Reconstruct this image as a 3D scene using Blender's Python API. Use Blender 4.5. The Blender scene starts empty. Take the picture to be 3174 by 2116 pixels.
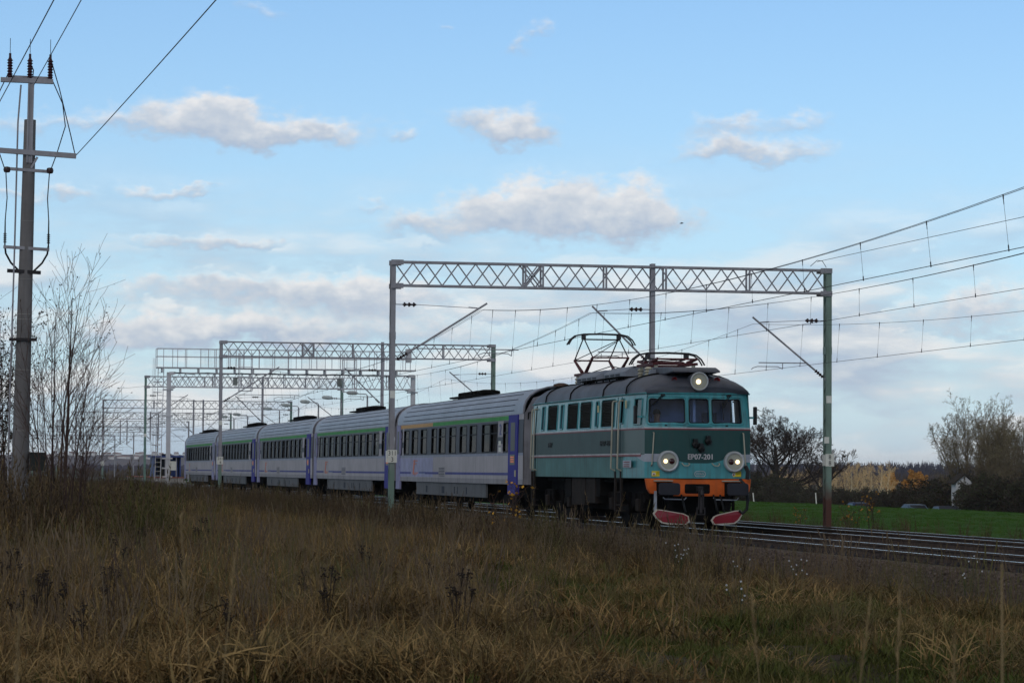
import bpy, math, random
import numpy as np
from mathutils import Vector, Matrix

# ------------------------------------------------------------------ camera
scene = bpy.context.scene
COL = scene.collection
R = math.radians
YAW, PITCH, ROLL = .189, .0442, .0067
CAM = Vector((70.702, -18.4328, 1.4788))
FWD = Vector((-math.cos(YAW)*math.cos(PITCH), math.sin(YAW)*math.cos(PITCH), math.sin(PITCH)))
_r = FWD.cross(Vector((0, 0, 1))).normalized(); _u = _r.cross(FWD)
RGT = _r*math.cos(ROLL) + _u*math.sin(ROLL)
UPV = _u*math.cos(ROLL) - _r*math.sin(ROLL)
cd = bpy.data.cameras.new('camera'); cam = bpy.data.objects.new('camera', cd); COL.objects.link(cam)
cam.matrix_world = Matrix(((RGT.x, UPV.x, -FWD.x, CAM.x), (RGT.y, UPV.y, -FWD.y, CAM.y), (RGT.z, UPV.z, -FWD.z, CAM.z), (0, 0, 0, 1)))
cd.sensor_width = 36; cd.lens = 9053.1/3174*36; cd.clip_start = .3; cd.clip_end = 20000
cd.dof.use_dof = True; cd.dof.focus_distance = 88; cd.dof.aperture_fstop = 12
scene.camera = cam
F_PX = 9053.1
def px_ray(x, y): return (FWD*F_PX + RGT*(x-1587) - UPV*(y-1058))/F_PX
def at(x, y, X=None, Y=None, Z=None, D=None):
    d = px_ray(x, y)
    t = D if D else (X-CAM.x)/d.x if X is not None else (Y-CAM.y)/d.y if Y is not None else (Z-CAM.z)/d.z
    return CAM + d*t

# ------------------------------------------------------------------ light, sky, exposure
SUN_EL, SUN_AZ = R(24), R(-28)          # direction TO the sun: behind the camera
SUNV = Vector((math.cos(SUN_EL)*math.cos(SUN_AZ), math.cos(SUN_EL)*math.sin(SUN_AZ), math.sin(SUN_EL)))
sd = bpy.data.lights.new('sun', 'SUN'); sun = bpy.data.objects.new('sun', sd); COL.objects.link(sun)
sd.energy = .5; sd.angle = R(14); sd.color = (1, .93, .84)
sun.rotation_euler = SUNV.to_track_quat('Z', 'Y').to_euler(); sun.location = (60, -30, 60)
scene.view_settings.view_transform = 'Standard'; scene.view_settings.look = 'None'
scene.view_settings.gamma = 1; scene.view_settings.exposure = 0
try: scene.view_settings.use_curve_mapping = False
except Exception: pass
SKY_STRENGTH = .12

def build_world():
    w = bpy.data.worlds.new('World'); scene.world = w; w.use_nodes = True
    w.cycles.sampling_method = 'MANUAL'; w.cycles.sample_map_resolution = 256
    nt = w.node_tree; nt.nodes.clear(); N = nt.nodes.new; L = nt.links.new
    out = N('ShaderNodeOutputWorld'); bg = N('ShaderNodeBackground'); L(bg.outputs[0], out.inputs[0])
    bg.inputs[1].default_value = SKY_STRENGTH
    sky = N('ShaderNodeTexSky'); sky.sky_type = 'NISHITA'; sky.sun_disc = False
    sky.sun_elevation = SUN_EL; sky.sun_rotation = math.atan2(SUNV.x, SUNV.y)
    sky.air_density = 1.0; sky.dust_density = 0; sky.ozone_density = 3.5; sky.altitude = 100
    def m(op, a, b=None, c=None, clamp=False):
        n = N('ShaderNodeMath'); n.operation = op; n.use_clamp = clamp
        for i, v in enumerate((a, b, c)):
            if v is None: continue
            if isinstance(v, (int, float)): n.inputs[i].default_value = v
            else: L(v, n.inputs[i])
        return n.outputs[0]
    tc = N('ShaderNodeTexCoord'); sep = N('ShaderNodeSeparateXYZ'); L(tc.outputs['Generated'], sep.inputs[0])
    deg = 180/math.pi
    az = m('MULTIPLY', m('ARCTAN2', sep.outputs[1], m('MULTIPLY', sep.outputs[0], -1)), deg)   # 0 = along the track, away
    el = m('MULTIPLY', m('ARCSINE', sep.outputs[2]), deg)
    comb = N('ShaderNodeCombineXYZ'); L(az, comb.inputs[0]); L(m('MULTIPLY', el, 1.7), comb.inputs[1])
    def noise(scale, detail, rough, vec, out=0, off=None, dim='2D'):
        n = N('ShaderNodeTexNoise'); n.noise_dimensions = dim; n.inputs['Scale'].default_value = scale
        n.inputs['Detail'].default_value = detail; n.inputs['Roughness'].default_value = rough
        if off:
            ad = N('ShaderNodeVectorMath'); L(vec, ad.inputs[0]); ad.inputs[1].default_value = off; vec = ad.outputs[0]
        L(vec, n.inputs['Vector']); return n.outputs[out]
    V = comb.outputs[0]
    wx = m('MULTIPLY', m('SUBTRACT', noise(.9, 3, .6, V), .5), 1.5)
    wy = m('MULTIPLY', m('SUBTRACT', noise(1.1, 3, .6, V, off=(31, 7, 3)), .5), .8)
    cw = N('ShaderNodeCombineXYZ'); L(m('ADD', az, wx), cw.inputs[0]); L(m('ADD', el, wy), cw.inputs[1])
    det = noise(2.6, 5, .62, V, off=(3, 11, 5))
    clouds = [(440,272,125,36,1.2),(520,252,60,26,1.1),(600,312,90,22,1.0),(745,300,80,22,.9),(215,275,90,20,.5),(50,290,70,26,.6),
      (1140,280,85,30,.8),(1190,312,55,26,.9),(930,308,36,14,.6),(1840,278,62,18,.6),(1660,288,85,20,.7),(1640,345,75,22,.8),(1790,348,100,22,.75),
      (1275,446,58,32,1.1),(1165,472,85,34,1.1),(1290,505,200,38,1.3),(1470,478,70,46,1.4),(950,518,75,28,.75),(140,447,62,19,.8),(30,450,30,14,.5),
      (350,447,66,17,.75),(445,436,45,12,.6),(410,556,125,22,.8),(575,560,70,17,.6),(1180,108,32,15,.6),(1240,74,36,13,.55),(1030,70,20,10,.4),
      (620,20,60,14,.4),(840,472,32,13,.5),(2110,562,60,20,.45),(2260,690,110,36,.8),(540,664,300,26,1.0),(860,684,150,36,1.0),(330,762,130,36,1.1),(560,742,120,26,.9),
      (1050,760,260,30,.7),(2000,740,300,34,.7),(620,770,210,22,.75)]
    tot = None; hsum = None
    for (cx, cy, rx, ry, st) in clouds:
        d = px_ray(cx*1.3495, cy*1.3495).normalized()
        a0 = math.degrees(math.atan2(d.y, -d.x)); e0 = math.degrees(math.asin(d.z)); k = math.degrees(1.3495/F_PX)
        sx, sy = 1/(rx*k*1.25), 1/(ry*k*1.35)
        q = N('ShaderNodeVectorMath'); q.operation = 'MULTIPLY_ADD'; L(cw.outputs[0], q.inputs[0])
        q.inputs[1].default_value = (sx, sy, 0); q.inputs[2].default_value = (-a0*sx, -e0*sy, 0)
        dt = N('ShaderNodeVectorMath'); dt.operation = 'DOT_PRODUCT'; L(q.outputs[0], dt.inputs[0]); L(q.outputs[0], dt.inputs[1])
        g = m('POWER', math.exp(-1), dt.outputs['Value'])
        hv = N('ShaderNodeVectorMath'); hv.operation = 'MULTIPLY_ADD'; L(q.outputs[0], hv.inputs[0]); L(g, hv.inputs[1])
        if tot is None: tot = m('MULTIPLY', g, st); hv.inputs[2].default_value = (0, 0, 0)
        else: tot = m('MULTIPLY_ADD', g, st, tot); L(hsum, hv.inputs[2])
        hsum = hv.outputs[0]
    hs = N('ShaderNodeSeparateXYZ'); L(hsum, hs.inputs[0]); hsum = hs.outputs[1]
    # broken low cloud bank all round the horizon
    st2 = N('ShaderNodeCombineXYZ'); L(m('MULTIPLY', az, .30), st2.inputs[0]); L(m('MULTIPLY', el, 1.15), st2.inputs[1]); V2 = st2.outputs[0]
    bank = noise(.75, 5, .58, V2, off=(5, 2, 9)); bankup = noise(.75, 2, .58, V2, off=(5, 2.42, 9))
    bell = m('EXPONENT', m('MULTIPLY', m('POWER', m('MULTIPLY', m('ABSOLUTE', m('SUBTRACT', el, 2.3)), 1/2.6), 2.5), -1))
    bm = m('MULTIPLY', m('MULTIPLY', m('SUBTRACT', bank, .36), 4.0, clamp=True), bell)
    # scattered cumulus everywhere else in the sky
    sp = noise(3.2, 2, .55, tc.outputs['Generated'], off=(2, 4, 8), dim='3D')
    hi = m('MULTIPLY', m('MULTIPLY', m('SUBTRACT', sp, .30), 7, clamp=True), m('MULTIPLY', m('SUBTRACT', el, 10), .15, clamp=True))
    base = m('ADD', tot, m('MULTIPLY', m('SUBTRACT', det, .5), .62))
    mr = N('ShaderNodeMapRange'); mr.interpolation_type = 'SMOOTHSTEP'; L(base, mr.inputs[0])
    mr.inputs[1].default_value = .09; mr.inputs[2].default_value = 1.1
    mask = m('MINIMUM', m('MAXIMUM', m('MAXIMUM', m('MULTIPLY', mr.outputs[0], .92), m('MULTIPLY', bm, .85)), hi), .93)
    # light tops, grey-violet bases
    shade = m('DIVIDE', hsum, m('ADD', tot, .12))
    shade = m('ADD', m('MULTIPLY', shade, .78), .47)
    shade = m('ADD', shade, m('MULTIPLY', m('SUBTRACT', det, .5), .9), clamp=True)
    bshade = m('ADD', .43, m('MULTIPLY', m('SUBTRACT', bank, bankup), 4.5), clamp=True)
    usebank = m('MULTIPLY', m('SUBTRACT', m('MULTIPLY', bm, .85), mr.outputs[0]), 4, clamp=True)
    mx = N('ShaderNodeMix'); L(usebank, mx.inputs[0]); L(shade, mx.inputs[2]); L(bshade, mx.inputs[3])
    mh = N('ShaderNodeMix'); L(m('MULTIPLY', hi, .85), mh.inputs[0]); L(mx.outputs[0], mh.inputs[2]); mh.inputs[3].default_value = .5
    cr = N('ShaderNodeValToRGB'); L(mh.outputs[0], cr.inputs[0]); s = 1/SKY_STRENGTH
    e = cr.color_ramp.elements
    e[0].color = (.44*s, .52*s, .65*s, 1); e[1].color = (.85*s, .84*s, .84*s, 1)
    e1 = cr.color_ramp.elements.new(.45); e1.color = (.60*s, .645*s, .715*s, 1)
    # clear-sky tint (polarised November blue)
    tint = N('ShaderNodeMix'); tint.data_type = 'RGBA'; tint.blend_type = 'MULTIPLY'; tint.inputs[0].default_value = 1
    L(sky.outputs[0], tint.inputs[6]); tint.inputs[7].default_value = (.72, .85, .97, 1)
    hz = N('ShaderNodeMix'); hz.data_type = 'RGBA'; hz.inputs[7].default_value = (.53*s, .675*s, .81*s, 1)
    L(m('MULTIPLY', m('EXPONENT', m('MULTIPLY', m('MAXIMUM', el, 0), -1/5.0)), .97), hz.inputs[0]); L(tint.outputs[2], hz.inputs[6])
    mix = N('ShaderNodeMix'); mix.data_type = 'RGBA'; L(mask, mix.inputs[0]); L(hz.outputs[2], mix.inputs[6]); L(cr.outputs[0], mix.inputs[7])
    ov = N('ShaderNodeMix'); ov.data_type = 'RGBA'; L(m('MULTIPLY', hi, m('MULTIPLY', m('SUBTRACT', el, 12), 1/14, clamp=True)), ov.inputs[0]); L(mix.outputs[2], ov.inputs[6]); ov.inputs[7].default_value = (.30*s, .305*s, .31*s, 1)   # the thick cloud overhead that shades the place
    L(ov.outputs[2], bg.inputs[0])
build_world()
scene.cycles.use_adaptive_sampling = True
scene.cycles.max_bounces = 8; scene.cycles.transparent_max_bounces = 16

# ------------------------------------------------------------------ helpers
def lin(r, g, b):
    f = lambda c: c/12.92 if c <= .04045 else ((c+.055)/1.055)**2.4
    return (f(r/255), f(g/255), f(b/255))
MATS = {}
def mat(name, col, rough=.6, metal=0, var=.18, scale=2.0, bump=0, bscale=30, col2=None, spec=.3, streak=0, coat=0, low=None):
    """principled material with noise variation; col2 = second colour of the noise; streak = vertical dirt;
    low = (z, width, colour): paint/rust zone that starts below height z"""
    if name in MATS: return MATS[name]
    m = bpy.data.materials.new(name); m.use_nodes = True; nt = m.node_tree; N = nt.nodes.new; L = nt.links.new
    b = nt.nodes['Principled BSDF']; b.inputs['Roughness'].default_value = rough; b.inputs['Metallic'].default_value = metal
    b.inputs['Specular IOR Level'].default_value = spec
    if coat: b.inputs['Coat Weight'].default_value = coat; b.inputs['Coat Roughness'].default_value = .08
    geo = N('ShaderNodeNewGeometry'); pos = geo.outputs['Position']
    def nz(sc, det=4, vec=pos):
        n = N('ShaderNodeTexNoise'); n.inputs['Scale'].default_value = sc; n.inputs['Detail'].default_value = det; n.inputs['Roughness'].default_value = .6
        L(vec, n.inputs['Vector']); return n.outputs[0]
    def mixc(f, a, c):
        x = N('ShaderNodeMix'); x.data_type = 'RGBA'
        for i, v in ((6, a), (7, c)):
            if isinstance(v, tuple): x.inputs[i].default_value = v if len(v) == 4 else (*v, 1)
            else: L(v, x.inputs[i])
        if isinstance(f, float): x.inputs[0].default_value = f
        else: L(f, x.inputs[0])
        return x.outputs[2]
    def ramp(v, a, c):
        n = N('ShaderNodeMapRange'); L(v, n.inputs[0]); n.inputs[1].default_value = a; n.inputs[2].default_value = c; return n.outputs[0]
    c2 = col2 if col2 else tuple(min(1, c*(1-var*1.6)) for c in col)
    c1 = col if col2 else tuple(min(1, c*(1+var*.6)) for c in col)
    out = mixc(ramp(nz(scale), .32, .68), c1, c2)
    if streak:
        mp = N('ShaderNodeMapping'); mp.inputs['Scale'].default_value = (5, 5, .35); L(pos, mp.inputs[0])
        sp = ramp(nz(1.6, 5, mp.outputs[0]), .48, .75)
        mul = N('ShaderNodeMath'); mul.operation = 'MULTIPLY'; L(sp, mul.inputs[0]); mul.inputs[1].default_value = streak
        out = mixc(mul.outputs[0], out, (.055, .05, .043))
    if low:
        sx = N('ShaderNodeSeparateXYZ'); L(pos, sx.inputs[0])
        ad = N('ShaderNodeMath'); ad.operation = 'MULTIPLY_ADD'; L(nz(3.0, 4), ad.inputs[0]); ad.inputs[1].default_value = .8; L(sx.outputs[2], ad.inputs[2])
        out = mixc(ramp(ad.outputs[0], low[0]+.4+low[1], low[0]+.4), out, low[2])
    L(out, b.inputs['Base Color'])
    if bump:
        bp = N('ShaderNodeBump'); bp.inputs['Strength'].default_value = bump; bp.inputs['Distance'].default_value = .05
        L(nz(bscale, 5), bp.inputs['Height']); L(bp.outputs[0], b.inputs['Normal'])
    MATS[name] = m; return m
def glow_mat(name, col, strength):
    m = bpy.data.materials.new(name); m.use_nodes = True; b = m.node_tree.nodes['Principled BSDF']
    b.inputs['Base Color'].default_value = (*col, 1); b.inputs['Emission Color'].default_value = (*col, 1); b.inputs['Emission Strength'].default_value = strength
    return m
def glass_mat(name, tint, refl=.6):
    m = bpy.data.materials.new(name); m.use_nodes = True; nt = m.node_tree; nt.nodes.clear(); N = nt.nodes.new; L = nt.links.new
    o = N('ShaderNodeOutputMaterial'); mx = N('ShaderNodeMixShader'); t = N('ShaderNodeBsdfTransparent'); g = N('ShaderNodeBsdfGlossy')
    t.inputs[0].default_value = (*tint, 1); g.inputs['Roughness'].default_value = .03; g.inputs[0].default_value = (refl, refl, refl, 1)
    f = N('ShaderNodeFresnel'); f.inputs[0].default_value = 1.5
    L(f.outputs[0], mx.inputs[0]); L(t.outputs[0], mx.inputs[1]); L(g.outputs[0], mx.inputs[2]); L(mx.outputs[0], o.inputs[0]); return m

class MB:
    def __init__(s): s.v = []; s.f = []
    def poly(s, pts):
        n = len(s.v); s.v += [tuple(p) for p in pts]; s.f.append(tuple(range(n, n+len(pts)))); return s
    def hexa(s, p):      # 8 points: bottom ring 0-3, top ring 4-7
        n = len(s.v); s.v += [tuple(q) for q in p]
        s.f += [tuple(n+i for i in q) for q in ((3,2,1,0),(4,5,6,7),(0,1,5,4),(1,2,6,5),(2,3,7,6),(3,0,4,7))]; return s
    def box(s, x0, x1, y0, y1, z0, z1):
        return s.hexa([(x0,y0,z0),(x1,y0,z0),(x1,y1,z0),(x0,y1,z0),(x0,y0,z1),(x1,y0,z1),(x1,y1,z1),(x0,y1,z1)])
    def bar(s, p, q, w, h=None, up=(0, 0, 1)):
        p, q, up = Vector(p), Vector(q), Vector(up); d = (q-p).normalized(); h = h or w
        if abs(d.dot(up)) > .99: up = Vector((1, 0, 0))
        a = d.cross(up).normalized()*w/2; b = a.cross(d).normalized()*h/2
        return s.hexa([p-a-b, p+a-b, q+a-b, q-a-b, p-a+b, p+a+b, q+a+b, q-a+b])
    def tube(s, pts, r, n=6, cap=True):
        pts = [Vector(p) for p in pts]; m = len(pts); rs = r if isinstance(r, (list, tuple)) else [r]*m
        base = len(s.v); ref = None
        for i, p in enumerate(pts):
            d = (pts[min(i+1, m-1)]-pts[max(i-1, 0)])
            d = d.normalized() if d.length > 1e-9 else Vector((0, 0, 1))
            if ref is None: ref = Vector((0, 0, 1)) if abs(d.z) < .9 else Vector((1, 0, 0))
            a = (ref - d*ref.dot(d)); a = a.normalized() if a.length > 1e-6 else d.orthogonal().normalized(); ref = a; b = d.cross(a)
            for k in range(n):
                t = 2*math.pi*k/n; s.v.append(tuple(p + (a*math.cos(t)+b*math.sin(t))*rs[i]))
        for i in range(m-1):
            for k in range(n):
                s.f.append((base+i*n+k, base+i*n+(k+1) % n, base+(i+1)*n+(k+1) % n, base+(i+1)*n+k))
        if cap:
            s.f.append(tuple(base+k for k in reversed(range(n)))); s.f.append(tuple(base+(m-1)*n+k for k in range(n)))
        return s
    def cyl(s, p, q, r, n=12, r2=None): return s.tube([p, q], [r, r if r2 is None else r2], n)
    def lathe(s, prof, o, ax=(0, 0, 1), n=16):   # prof: (radius, along axis)
        o, ax = Vector(o), Vector(ax).normalized(); a = ax.orthogonal().normalized(); b = ax.cross(a); base = len(s.v); m = len(prof)
        for r, z in prof:
            for k in range(n):
                t = 2*math.pi*k/n; s.v.append(tuple(o+ax*z+(a*math.cos(t)+b*math.sin(t))*r))
        for i in range(m-1):
            for k in range(n):
                s.f.append((base+i*n+k, base+i*n+(k+1) % n, base+(i+1)*n+(k+1) % n, base+(i+1)*n+k))
        s.f.append(tuple(base+k for k in reversed(range(n)))); s.f.append(tuple(base+(m-1)*n+k for k in range(n)))
        return s
    def prism(s, poly, fn, a0, a1):   # polygon extruded: fn(u, v, a) -> point
        n = len(poly); b = len(s.v); s.v += [tuple(fn(u, v, a0)) for u, v in poly] + [tuple(fn(u, v, a1)) for u, v in poly]
        s.f.append(tuple(b+i for i in reversed(range(n)))); s.f.append(tuple(b+n+i for i in range(n)))
        for i in range(n): s.f.append((b+i, b+(i+1) % n, b+n+(i+1) % n, b+n+i))
        return s
    def mesh(s, name):
        me = bpy.data.meshes.new(name); me.from_pydata(s.v, [], s.f); me.update(); return me
    def build(s, name, m, parent=None, smooth=False, bevel=0, label=None, split=True):
        parts = s.pieces() if split and len(s.f) < 4000 else [s]
        first = None
        for q in parts:
            me = q.mesh(name); me.materials.append(m); o = link(me, name, parent, smooth, bevel, label); first = first or o
            if o is not first: first['twins'] = list(first.get('twins', [])) + [o.name]
        return first
    def pieces(s):
        """split into far-apart pieces, so that every piece is an object of its own"""
        par = list(range(len(s.v)))
        def fd(i):
            while par[i] != i: par[i] = par[par[i]]; i = par[i]
            return i
        for f in s.f:
            a = fd(f[0])
            for i in f[1:]: par[fd(i)] = a
        roots = sorted({fd(i) for f in s.f for i in f})
        if len(roots) < 2 or len(roots) > 400: return [s]
        num = {r: k for k, r in enumerate(roots)}; k = len(roots); isl = np.array([num.get(fd(i), 0) for i in range(len(s.v))]); P = np.array([tuple(p) for p in s.v], float)
        lo = np.full((k, 3), np.inf); hi = np.full((k, 3), -np.inf); np.minimum.at(lo, isl, P); np.maximum.at(hi, isl, P); size = (hi-lo).max(1)
        gap = np.maximum(0, np.maximum(lo[:, None]-hi[None], lo[None]-hi[:, None])); near = np.sqrt((gap**2).sum(2)) <= np.maximum(.02, .5*np.maximum(size[:, None], size[None]))
        grp = list(range(k))
        def fg(i):
            while grp[i] != i: i = grp[i]
            return i
        for a, b in zip(*np.nonzero(np.triu(near, 1))): grp[fg(int(a))] = fg(int(b))
        gs = sorted({fg(i) for i in range(k)})
        if len(gs) < 2 or len(gs) > 60: return [s]
        out = []
        for g in gs:
            q = MB(); mp = {}
            for f in s.f:
                if fg(int(isl[f[0]])) == g:
                    for i in f:
                        if i not in mp: mp[i] = len(q.v); q.v.append(s.v[i])
                    q.f.append(tuple(mp[i] for i in f))
            out.append(q)
        return out
def link(me, name, parent=None, smooth=False, bevel=0, label=None):
    if smooth:
        me.polygons.foreach_set('use_smooth', [True]*len(me.polygons))
        if smooth != 'all': me.set_sharp_from_angle(angle=R(40))
    o = bpy.data.objects.new(name, me); COL.objects.link(o)
    if parent is not None:
        o.parent = parent; o.matrix_parent_inverse = Matrix.Translation(-ORG[root_of(parent)])
    if bevel:
        b = o.modifiers.new('bevel', 'BEVEL'); b.width = bevel; b.segments = 2; b.limit_method = 'ANGLE'
    if label: o['label'] = label
    return o
ORG = {}
def root_of(o):
    while o.parent is not None: o = o.parent
    return o.name
def sub(o, parent):   # re-parent an object (world-space mesh) under a part: the part itself sits at the thing's origin frame
    o.parent = parent; o.matrix_parent_inverse = Matrix.Identity(4)
    for n in o.get('twins', []): q = bpy.data.objects[n]; q.parent = parent; q.matrix_parent_inverse = Matrix.Identity(4)
    if 'twins' in o: del o['twins']
    return o
def thing(name, label, cat, loc=(0, 0, 0), group=None):
    o = bpy.data.objects.new(name, None); COL.objects.link(o); o.location = loc; o.empty_display_size = .5
    ORG[o.name] = Vector(loc); tag(o, label, cat, group); return o
def tag(o, label, cat, group=None):
    o['label'] = label; o['category'] = cat
    if group: o['group'] = group
    return o
def kind(o, k, label=None):
    o['kind'] = k
    if label: o['label'] = label
    return o
def copy_tree(o, parent=None, mats=None):
    c = o.copy(); COL.objects.link(c); c.parent = parent
    if parent is None: ORG[c.name] = Vector(o.location)
    for ch in list(o.children): copy_tree(ch, c)
    return c
def text_mesh(body, size, extrude=.004, align='CENTER', sx=1.0, bold=0.0):
    c = bpy.data.curves.new('txt', 'FONT'); c.body = body; c.size = size; c.extrude = extrude; c.align_x = align; c.align_y = 'CENTER'; c.resolution_u = 3; c.offset = size*bold
    o = bpy.data.objects.new('txt', c); COL.objects.link(o); bpy.context.view_layer.update()
    dg = bpy.context.evaluated_depsgraph_get(); me = bpy.data.meshes.new_from_object(o.evaluated_get(dg))
    bpy.data.objects.remove(o); bpy.data.curves.remove(c)
    if sx != 1: me.transform(Matrix.Diagonal((sx, 1, 1, 1)))
    return me
FACE_X = Matrix(((0, 0, 1, 0), (1, 0, 0, 0), (0, 1, 0, 0), (0, 0, 0, 1)))        # text faces +X
FACE_Y = Matrix(((1, 0, 0, 0), (0, 0, -1, 0), (0, 1, 0, 0), (0, 0, 0, 1)))       # text faces -Y
def text(name, body, size, pos, face, m, parent, sx=1.0, extrude=.004, bold=0.0):
    me = text_mesh(body, size, extrude, sx=sx, bold=bold); me.transform(Matrix.Translation(pos) @ face); me.materials.clear(); me.materials.append(m); me.name = name
    return link(me, name, parent)
rnd = random.Random(7)

# ------------------------------------------------------------------ materials
STEEL = mat('galvanised_steel', lin(163, 160, 166), .55, .15, .16, 1.3, streak=.35)
STEEL_L = mat('mast_grey_green', lin(160, 157, 162), .6, .1, .14, 1.2, streak=.3, low=(1.3, .9, lin(118, 140, 128)))
STEEL_G = mat('mast_sage_green', lin(126, 146, 134), .6, .1, .14, 1.2, streak=.3, low=(.45, .8, lin(86, 56, 46)))
GREEN_M = mat('mast_pale_green', lin(118, 146, 136), .6, .1, .14, 1.2, streak=.25)
WIRE = mat('weathered_copper_wire', lin(52, 48, 56), .5, .3)
DARK = mat('dark_ironwork', lin(58, 55, 58), .7, .2, .3, 4)
INSUL = mat('brown_porcelain', lin(60, 42, 42), .3, 0)
WHITE = mat('white_plate', lin(226, 224, 214), .5, 0, .07, 3)
BLACK = mat('black_paint', lin(22, 22, 24), .5, 0)
RUST = mat('rusty_rail', lin(84, 68, 60), .8, .1, .3, 6, bump=.3)
RAILTOP = mat('polished_rail_head', (.62, .64, .68), .16, .95, .05)
CONC = mat('sleeper_concrete', lin(104, 96, 86), .9, 0, .25, 5, bump=.4)

# ------------------------------------------------------------------ ground
def sm(a, b, t):
    t = np.clip((t-a)/(b-a), 0, 1); return t*t*(3-2*t)
def gz(x, y):
    x = np.asarray(x, float); y = np.asarray(y, float)
    z = -.32 + .06*np.sin(.31*x+1.3)*np.sin(.43*y+.4) + .04*np.sin(1.07*x+.7*y) + .02*np.sin(2.3*x-1.9*y+1)
    z = z - .28*sm(-8.5, -4.2, y)
    z = z - .10*np.exp(-((y+10.4+.15*np.sin(.2*x))/.75)**2) - .05*np.exp(-((y+12.1+.15*np.sin(.2*x))/.35)**2)
    z = z + .10*np.exp(-((y+14.5)/1.8)**2)*sm(0, 30, x)
    z = z + .42*np.exp(-((x-8)/16)**2-((y+19)/4.5)**2)
    return z
def sheet(name, xs, ys, zf, m, smooth=True):
    X, Y = np.meshgrid(xs, ys, indexing='ij'); Z = zf(X, Y); n, k = len(xs), len(ys)
    v = np.stack([X, Y, Z], -1).reshape(-1, 3)
    i = np.arange((n-1))[:, None]*k + np.arange(k-1)[None, :]
    f = np.stack([i, i+k, i+k+1, i+1], -1).reshape(-1, 4)
    me = bpy.data.meshes.new(name); me.from_pydata(v.tolist(), [], f.tolist()); me.materials.append(m); me.update()
    o = link(me, name, None, 'all' if smooth else False); kind(o, 'structure'); return o
def spaced(a, b, fine, coarse, c0, c1):
    out = [a]; 
    while out[-1] < b: out.append(out[-1] + (fine if c0 < out[-1] < c1 else coarse))
    return np.array(out)
SOIL = mat('meadow_soil', lin(74, 62, 44), .95, 0, .3, 1.2, bump=.8, bscale=9, spec=.05, col2=lin(60, 66, 38))
FAR = mat('distant_land', lin(88, 92, 74), .95, 0, .3, .01, spec=.05, col2=lin(104, 96, 86))
sheet('ground', np.array([-5600, -3000, -1000, -300, 0, 280.]), np.array([-2100, -1000, -500, -100, 0, 100, 600, 1200, 2300.]), lambda x, y: x*0-3.0, FAR)
sheet('meadow', spaced(-700, 95, .5, 6, -20, 75), np.concatenate([np.array([-300, -160, -90, -60, -45, -36, -30]), np.arange(-27, -3.0, .35)]), gz, SOIL)
# dirt track along the railway: bare sandy ruts
DIRT = mat('bare_dirt', lin(80, 68, 54), .9, 0, .3, 3.5, bump=1.0, bscale=14, spec=.08, col2=lin(58, 52, 40))
def path(name, y0, w, z):
    xs = np.arange(8, 60, .4); rows = []
    for x in xs:
        c = y0 + .25*math.sin(.35*x) + .12*math.sin(1.3*x); ww = w*(.75+.35*math.sin(.8*x+1)*math.sin(.23*x))
        rows.append([(x, c+ww*t, float(gz(x, c+ww*t))+z - .03*abs(t)**3) for t in (-1, -.5, 0, .5, 1)])
    mb = MB(); mb.v = [p for r in rows for p in r]
    mb.f = [(i*5+j, i*5+5+j, i*5+6+j, i*5+1+j) for i in range(len(rows)-1) for j in range(4)]
    o = mb.build(name, DIRT, None, 'all'); kind(o, 'structure', None); return o
path('dirt_path', -10.35, .5, .03); path('dirt_path', -12.0, .22, .03)
# ballast bed
BAL = mat('ballast_stone', lin(96, 84, 76), .9, 0, .35, 14, spec=.1, bump=1.0, bscale=26, col2=lin(62, 52, 46))
prof = [(-5.2, -.74), (-4.0, -.70), (-3.0, -.60), (-2.5, -.45), (-2.0, -.27), (-1.6, -.20), (-.75, -.21), (0, -.21), (.75, -.21), (1.5, -.22), (2.2, -.24), (3.0, -.23), (3.75, -.23), (4.6, -.23), (5.3, -.24), (6.0, -.42), (7.2, -.58), (8.4, -.56), (9.2, -.54), (10.6, -.54), (11.4, -.56), (12.2, -.74), (13.6, -.85), (15.2, -1.0)]
py = np.array([p[0] for p in prof]); pz = np.array([p[1] for p in prof])
bys = np.unique(np.concatenate([np.arange(-5.2, 6.2, .14), np.arange(6.2, 15.3, .5)]))
def balz(x, y):
    n = np.sin(x*17.3+y*9.1)*np.sin(x*7.7-y*21.3)+np.sin(x*31.7+y*5.1)*np.sin(y*33.1-x*3.3)
    return np.interp(y, py, pz) + n*.013
sheet('ballast_bed', spaced(-620, 95, .16, 2.5, -8, 30), bys, balz, BAL, False)
# field beyond the line, falling away to a road
CROP = mat('winter_wheat', lin(56, 88, 24), .9, 0, .25, .1, bump=.9, bscale=5, spec=.04, col2=lin(58, 90, 28))
fz = lambda x, y: np.interp(y, [13.6, 15.2, 17, 30, 49, 50.2, 53, 80], [-.9, -1.02, -.86, -.92, -1.0, -1.2, -2.46, -2.7]) + .03*np.sin(.2*x)*np.sin(.3*y)
sheet('field', spaced(-620, 120, 2, 12, -160, 60), np.concatenate([np.array([13.6, 14.4, 15.2, 16, 17]), np.arange(19, 54, 1.0), np.array([60, 80.])]), fz, CROP)
ASPH = mat('asphalt', lin(70, 70, 74), .85, 0, .15, 3)
sheet('road', np.array([-620, -300, 0, 120.]), np.array([54.5, 56.5, 59.0]), lambda x, y: np.interp(y, [53, 80], [-2.46, -2.7])+.02, ASPH)

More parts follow.
